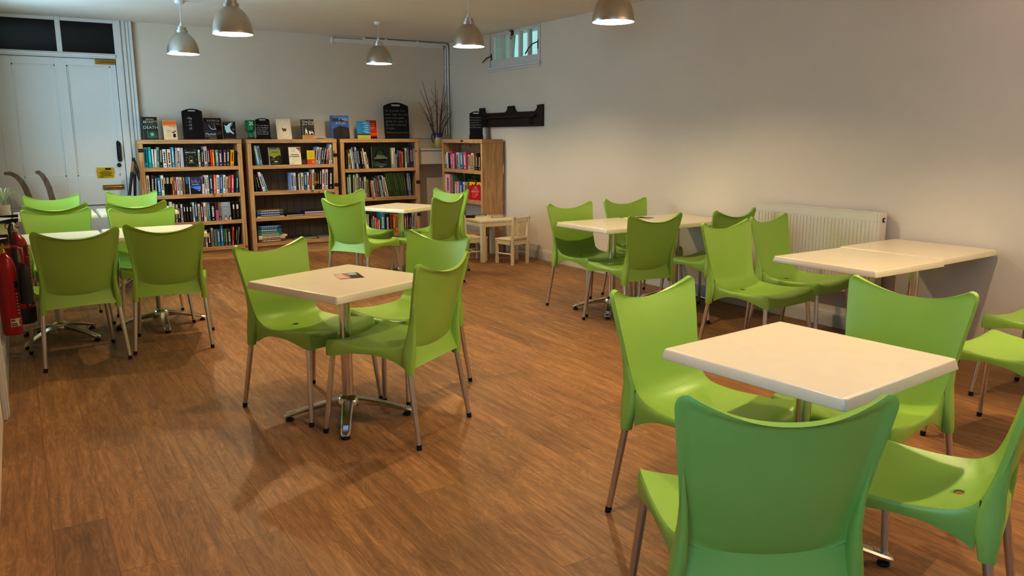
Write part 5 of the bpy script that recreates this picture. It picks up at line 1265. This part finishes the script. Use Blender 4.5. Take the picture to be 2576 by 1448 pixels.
pole('black walking pole with cork grip and dangling strap, leaning left of the bookcase', (1.098, 9.56, 1.20), (.86, 9.44, .0), 1)
pole('second black walking pole, close behind the cork-gripped one beside the bookcase', (1.112, 9.62, 1.17), (1.02, 9.53, .0), 1)

# ------------------------------------------------------------------ low cupboard and plant by the left wall
cb = thing('low_cupboard', 'low cream cupboard with pale top by the left wall, cut by the photo edge', 'cupboard', (-.135, 8.61, 0))
m = MB(); m.box(-.05, .035, -.52, .52, 0, .70); m.build('cupboard_body', M['cream_paint'], cb, bevel=.003)
m = MB(); m.box(-.05, .05, -.54, .54, .70, .735); m.build('top_board', M['paint'], cb, bevel=.006)
m = MB(); m.box(-.04, .030, -.528, -.52, .08, .62); m.build('end_panel', M['cream_paint'], cb, bevel=.003)
pl = thing('spider_plant', 'pale-leaved potted plant on the low cupboard, leaves arching into view', 'plant', (-.132, 8.42, .7355))
m = MB(); m.lathe([(.034, 0), (.040, .01), (.052, .09), (.055, .105), (.05, .105), (.045, .09)], 20); m.build('pot', M['terracotta'], pl, sharp=40)
m = MB(); rng = random.Random(5)
for i in range(16):
    a = rng.uniform(-.5, .5) if i % 2 else rng.uniform(0, 6.28); L_ = rng.uniform(.14, .26); hh = rng.uniform(.12, .24)
    dx, dy = math.cos(a) * (L_ if math.cos(a) > 0 else .05), math.sin(a) * L_
    dx = min(dx, .16)
    n = 8; left, right = [], []
    for k in range(n + 1):
        t = k / n; x, y = dx * t, dy * t; z = .10 + hh * 2.6 * t * (1 - t) * 1.0 + .04 * t - .03 * t * t
        wv = .007 * (1 - t) + .001; px, py = -dy / max(L_, .01) * wv, dx / max(L_, .01) * wv
        left.append((x + px, y + py, z)); right.append((x - px, y - py, z + .002))
    m.loft([left, right], smooth=True, cap=False, closed=False)
m.build('leaves', M['leaf'], pl, fixn=False)

# ------------------------------------------------------------------ light, sky, camera
w = bpy.data.worlds.new('sky'); SC.world = w; w.use_nodes = True
nt = w.node_tree; bg = nt.nodes['Background']
sky = nt.nodes.new('ShaderNodeTexSky'); sky.sky_type = 'HOSEK_WILKIE'; sky.turbidity = 5; sky.sun_direction = Vector((-.6, -.3, .55)).normalized()
mix = nt.nodes.new('ShaderNodeMix'); mix.data_type = 'RGBA'; mix.inputs[0].default_value = .7
mix.inputs[7].default_value = (.58, .80, .78, 1)
nt.links.new(sky.outputs[0], mix.inputs[6]); nt.links.new(mix.outputs[2], bg.inputs[0]); bg.inputs[1].default_value = SKY_S
def area(name, loc, rot, sx, sy, W, col):
    d = bpy.data.lights.new(name, 'AREA'); d.shape = 'RECTANGLE'; d.size = sx; d.size_y = sy; d.energy = W; d.color = col
    o = bpy.data.objects.new(name, d); COL.objects.link(o); o.location = loc; o.rotation_euler = rot
    return o
area('added_warm_fill', (4.3, .2, 1.9), (R(180), 0, 0), .5, .5, FILL_W, (1.0, .82, .60))  # added fill without a fitting, lifts ceiling and upper walls
area('daylight', (XL - .45, -.05, 1.55), (0, R(-90), 0), 1.25, 1.85, DAY1, DAY_C)         # left window beside the camera
area('daylight', (XL - .45, 7.75, 1.78), (0, R(-90), 0), 1.2, 2.4, DAY2, DAY_C2)       # left window by the last row, shining +x
cd = bpy.data.cameras.new('camera'); cam = bpy.data.objects.new('camera', cd); COL.objects.link(cam)
f, pitch, roll, yaw, H = 1975.99, R(10.9898), R(-.1212), R(31.9704), 1.4419
cd.sensor_width = 36; cd.lens = f / 2576 * 36; cd.clip_start = .05
fw = Vector((math.sin(yaw) * math.cos(pitch), math.cos(yaw) * math.cos(pitch), -math.sin(pitch)))
rt = Vector((math.cos(yaw), -math.sin(yaw), 0)); up = rt.cross(fw)
c, s = math.cos(roll), math.sin(roll)
rt, up = c * rt + s * up, -s * rt + c * up
Mx = Matrix((rt, up, -fw)).transposed().to_4x4(); Mx.translation = (0, 0, H); cam.matrix_world = Mx
SC.camera = cam
SC.cycles.use_denoising = True
SC.cycles.max_bounces = 8; SC.cycles.diffuse_bounces = 5; SC.cycles.glossy_bounces = 4; SC.cycles.transparent_max_bounces = 8
SC.cycles.sample_clamp_indirect = 6; SC.cycles.caustics_reflective = False; SC.cycles.caustics_refractive = False
SC.view_settings.view_transform = VT
try: SC.view_settings.look = LOOK
except Exception: pass
SC.view_settings.exposure = EXPO
SC.view_settings.gamma = GAM
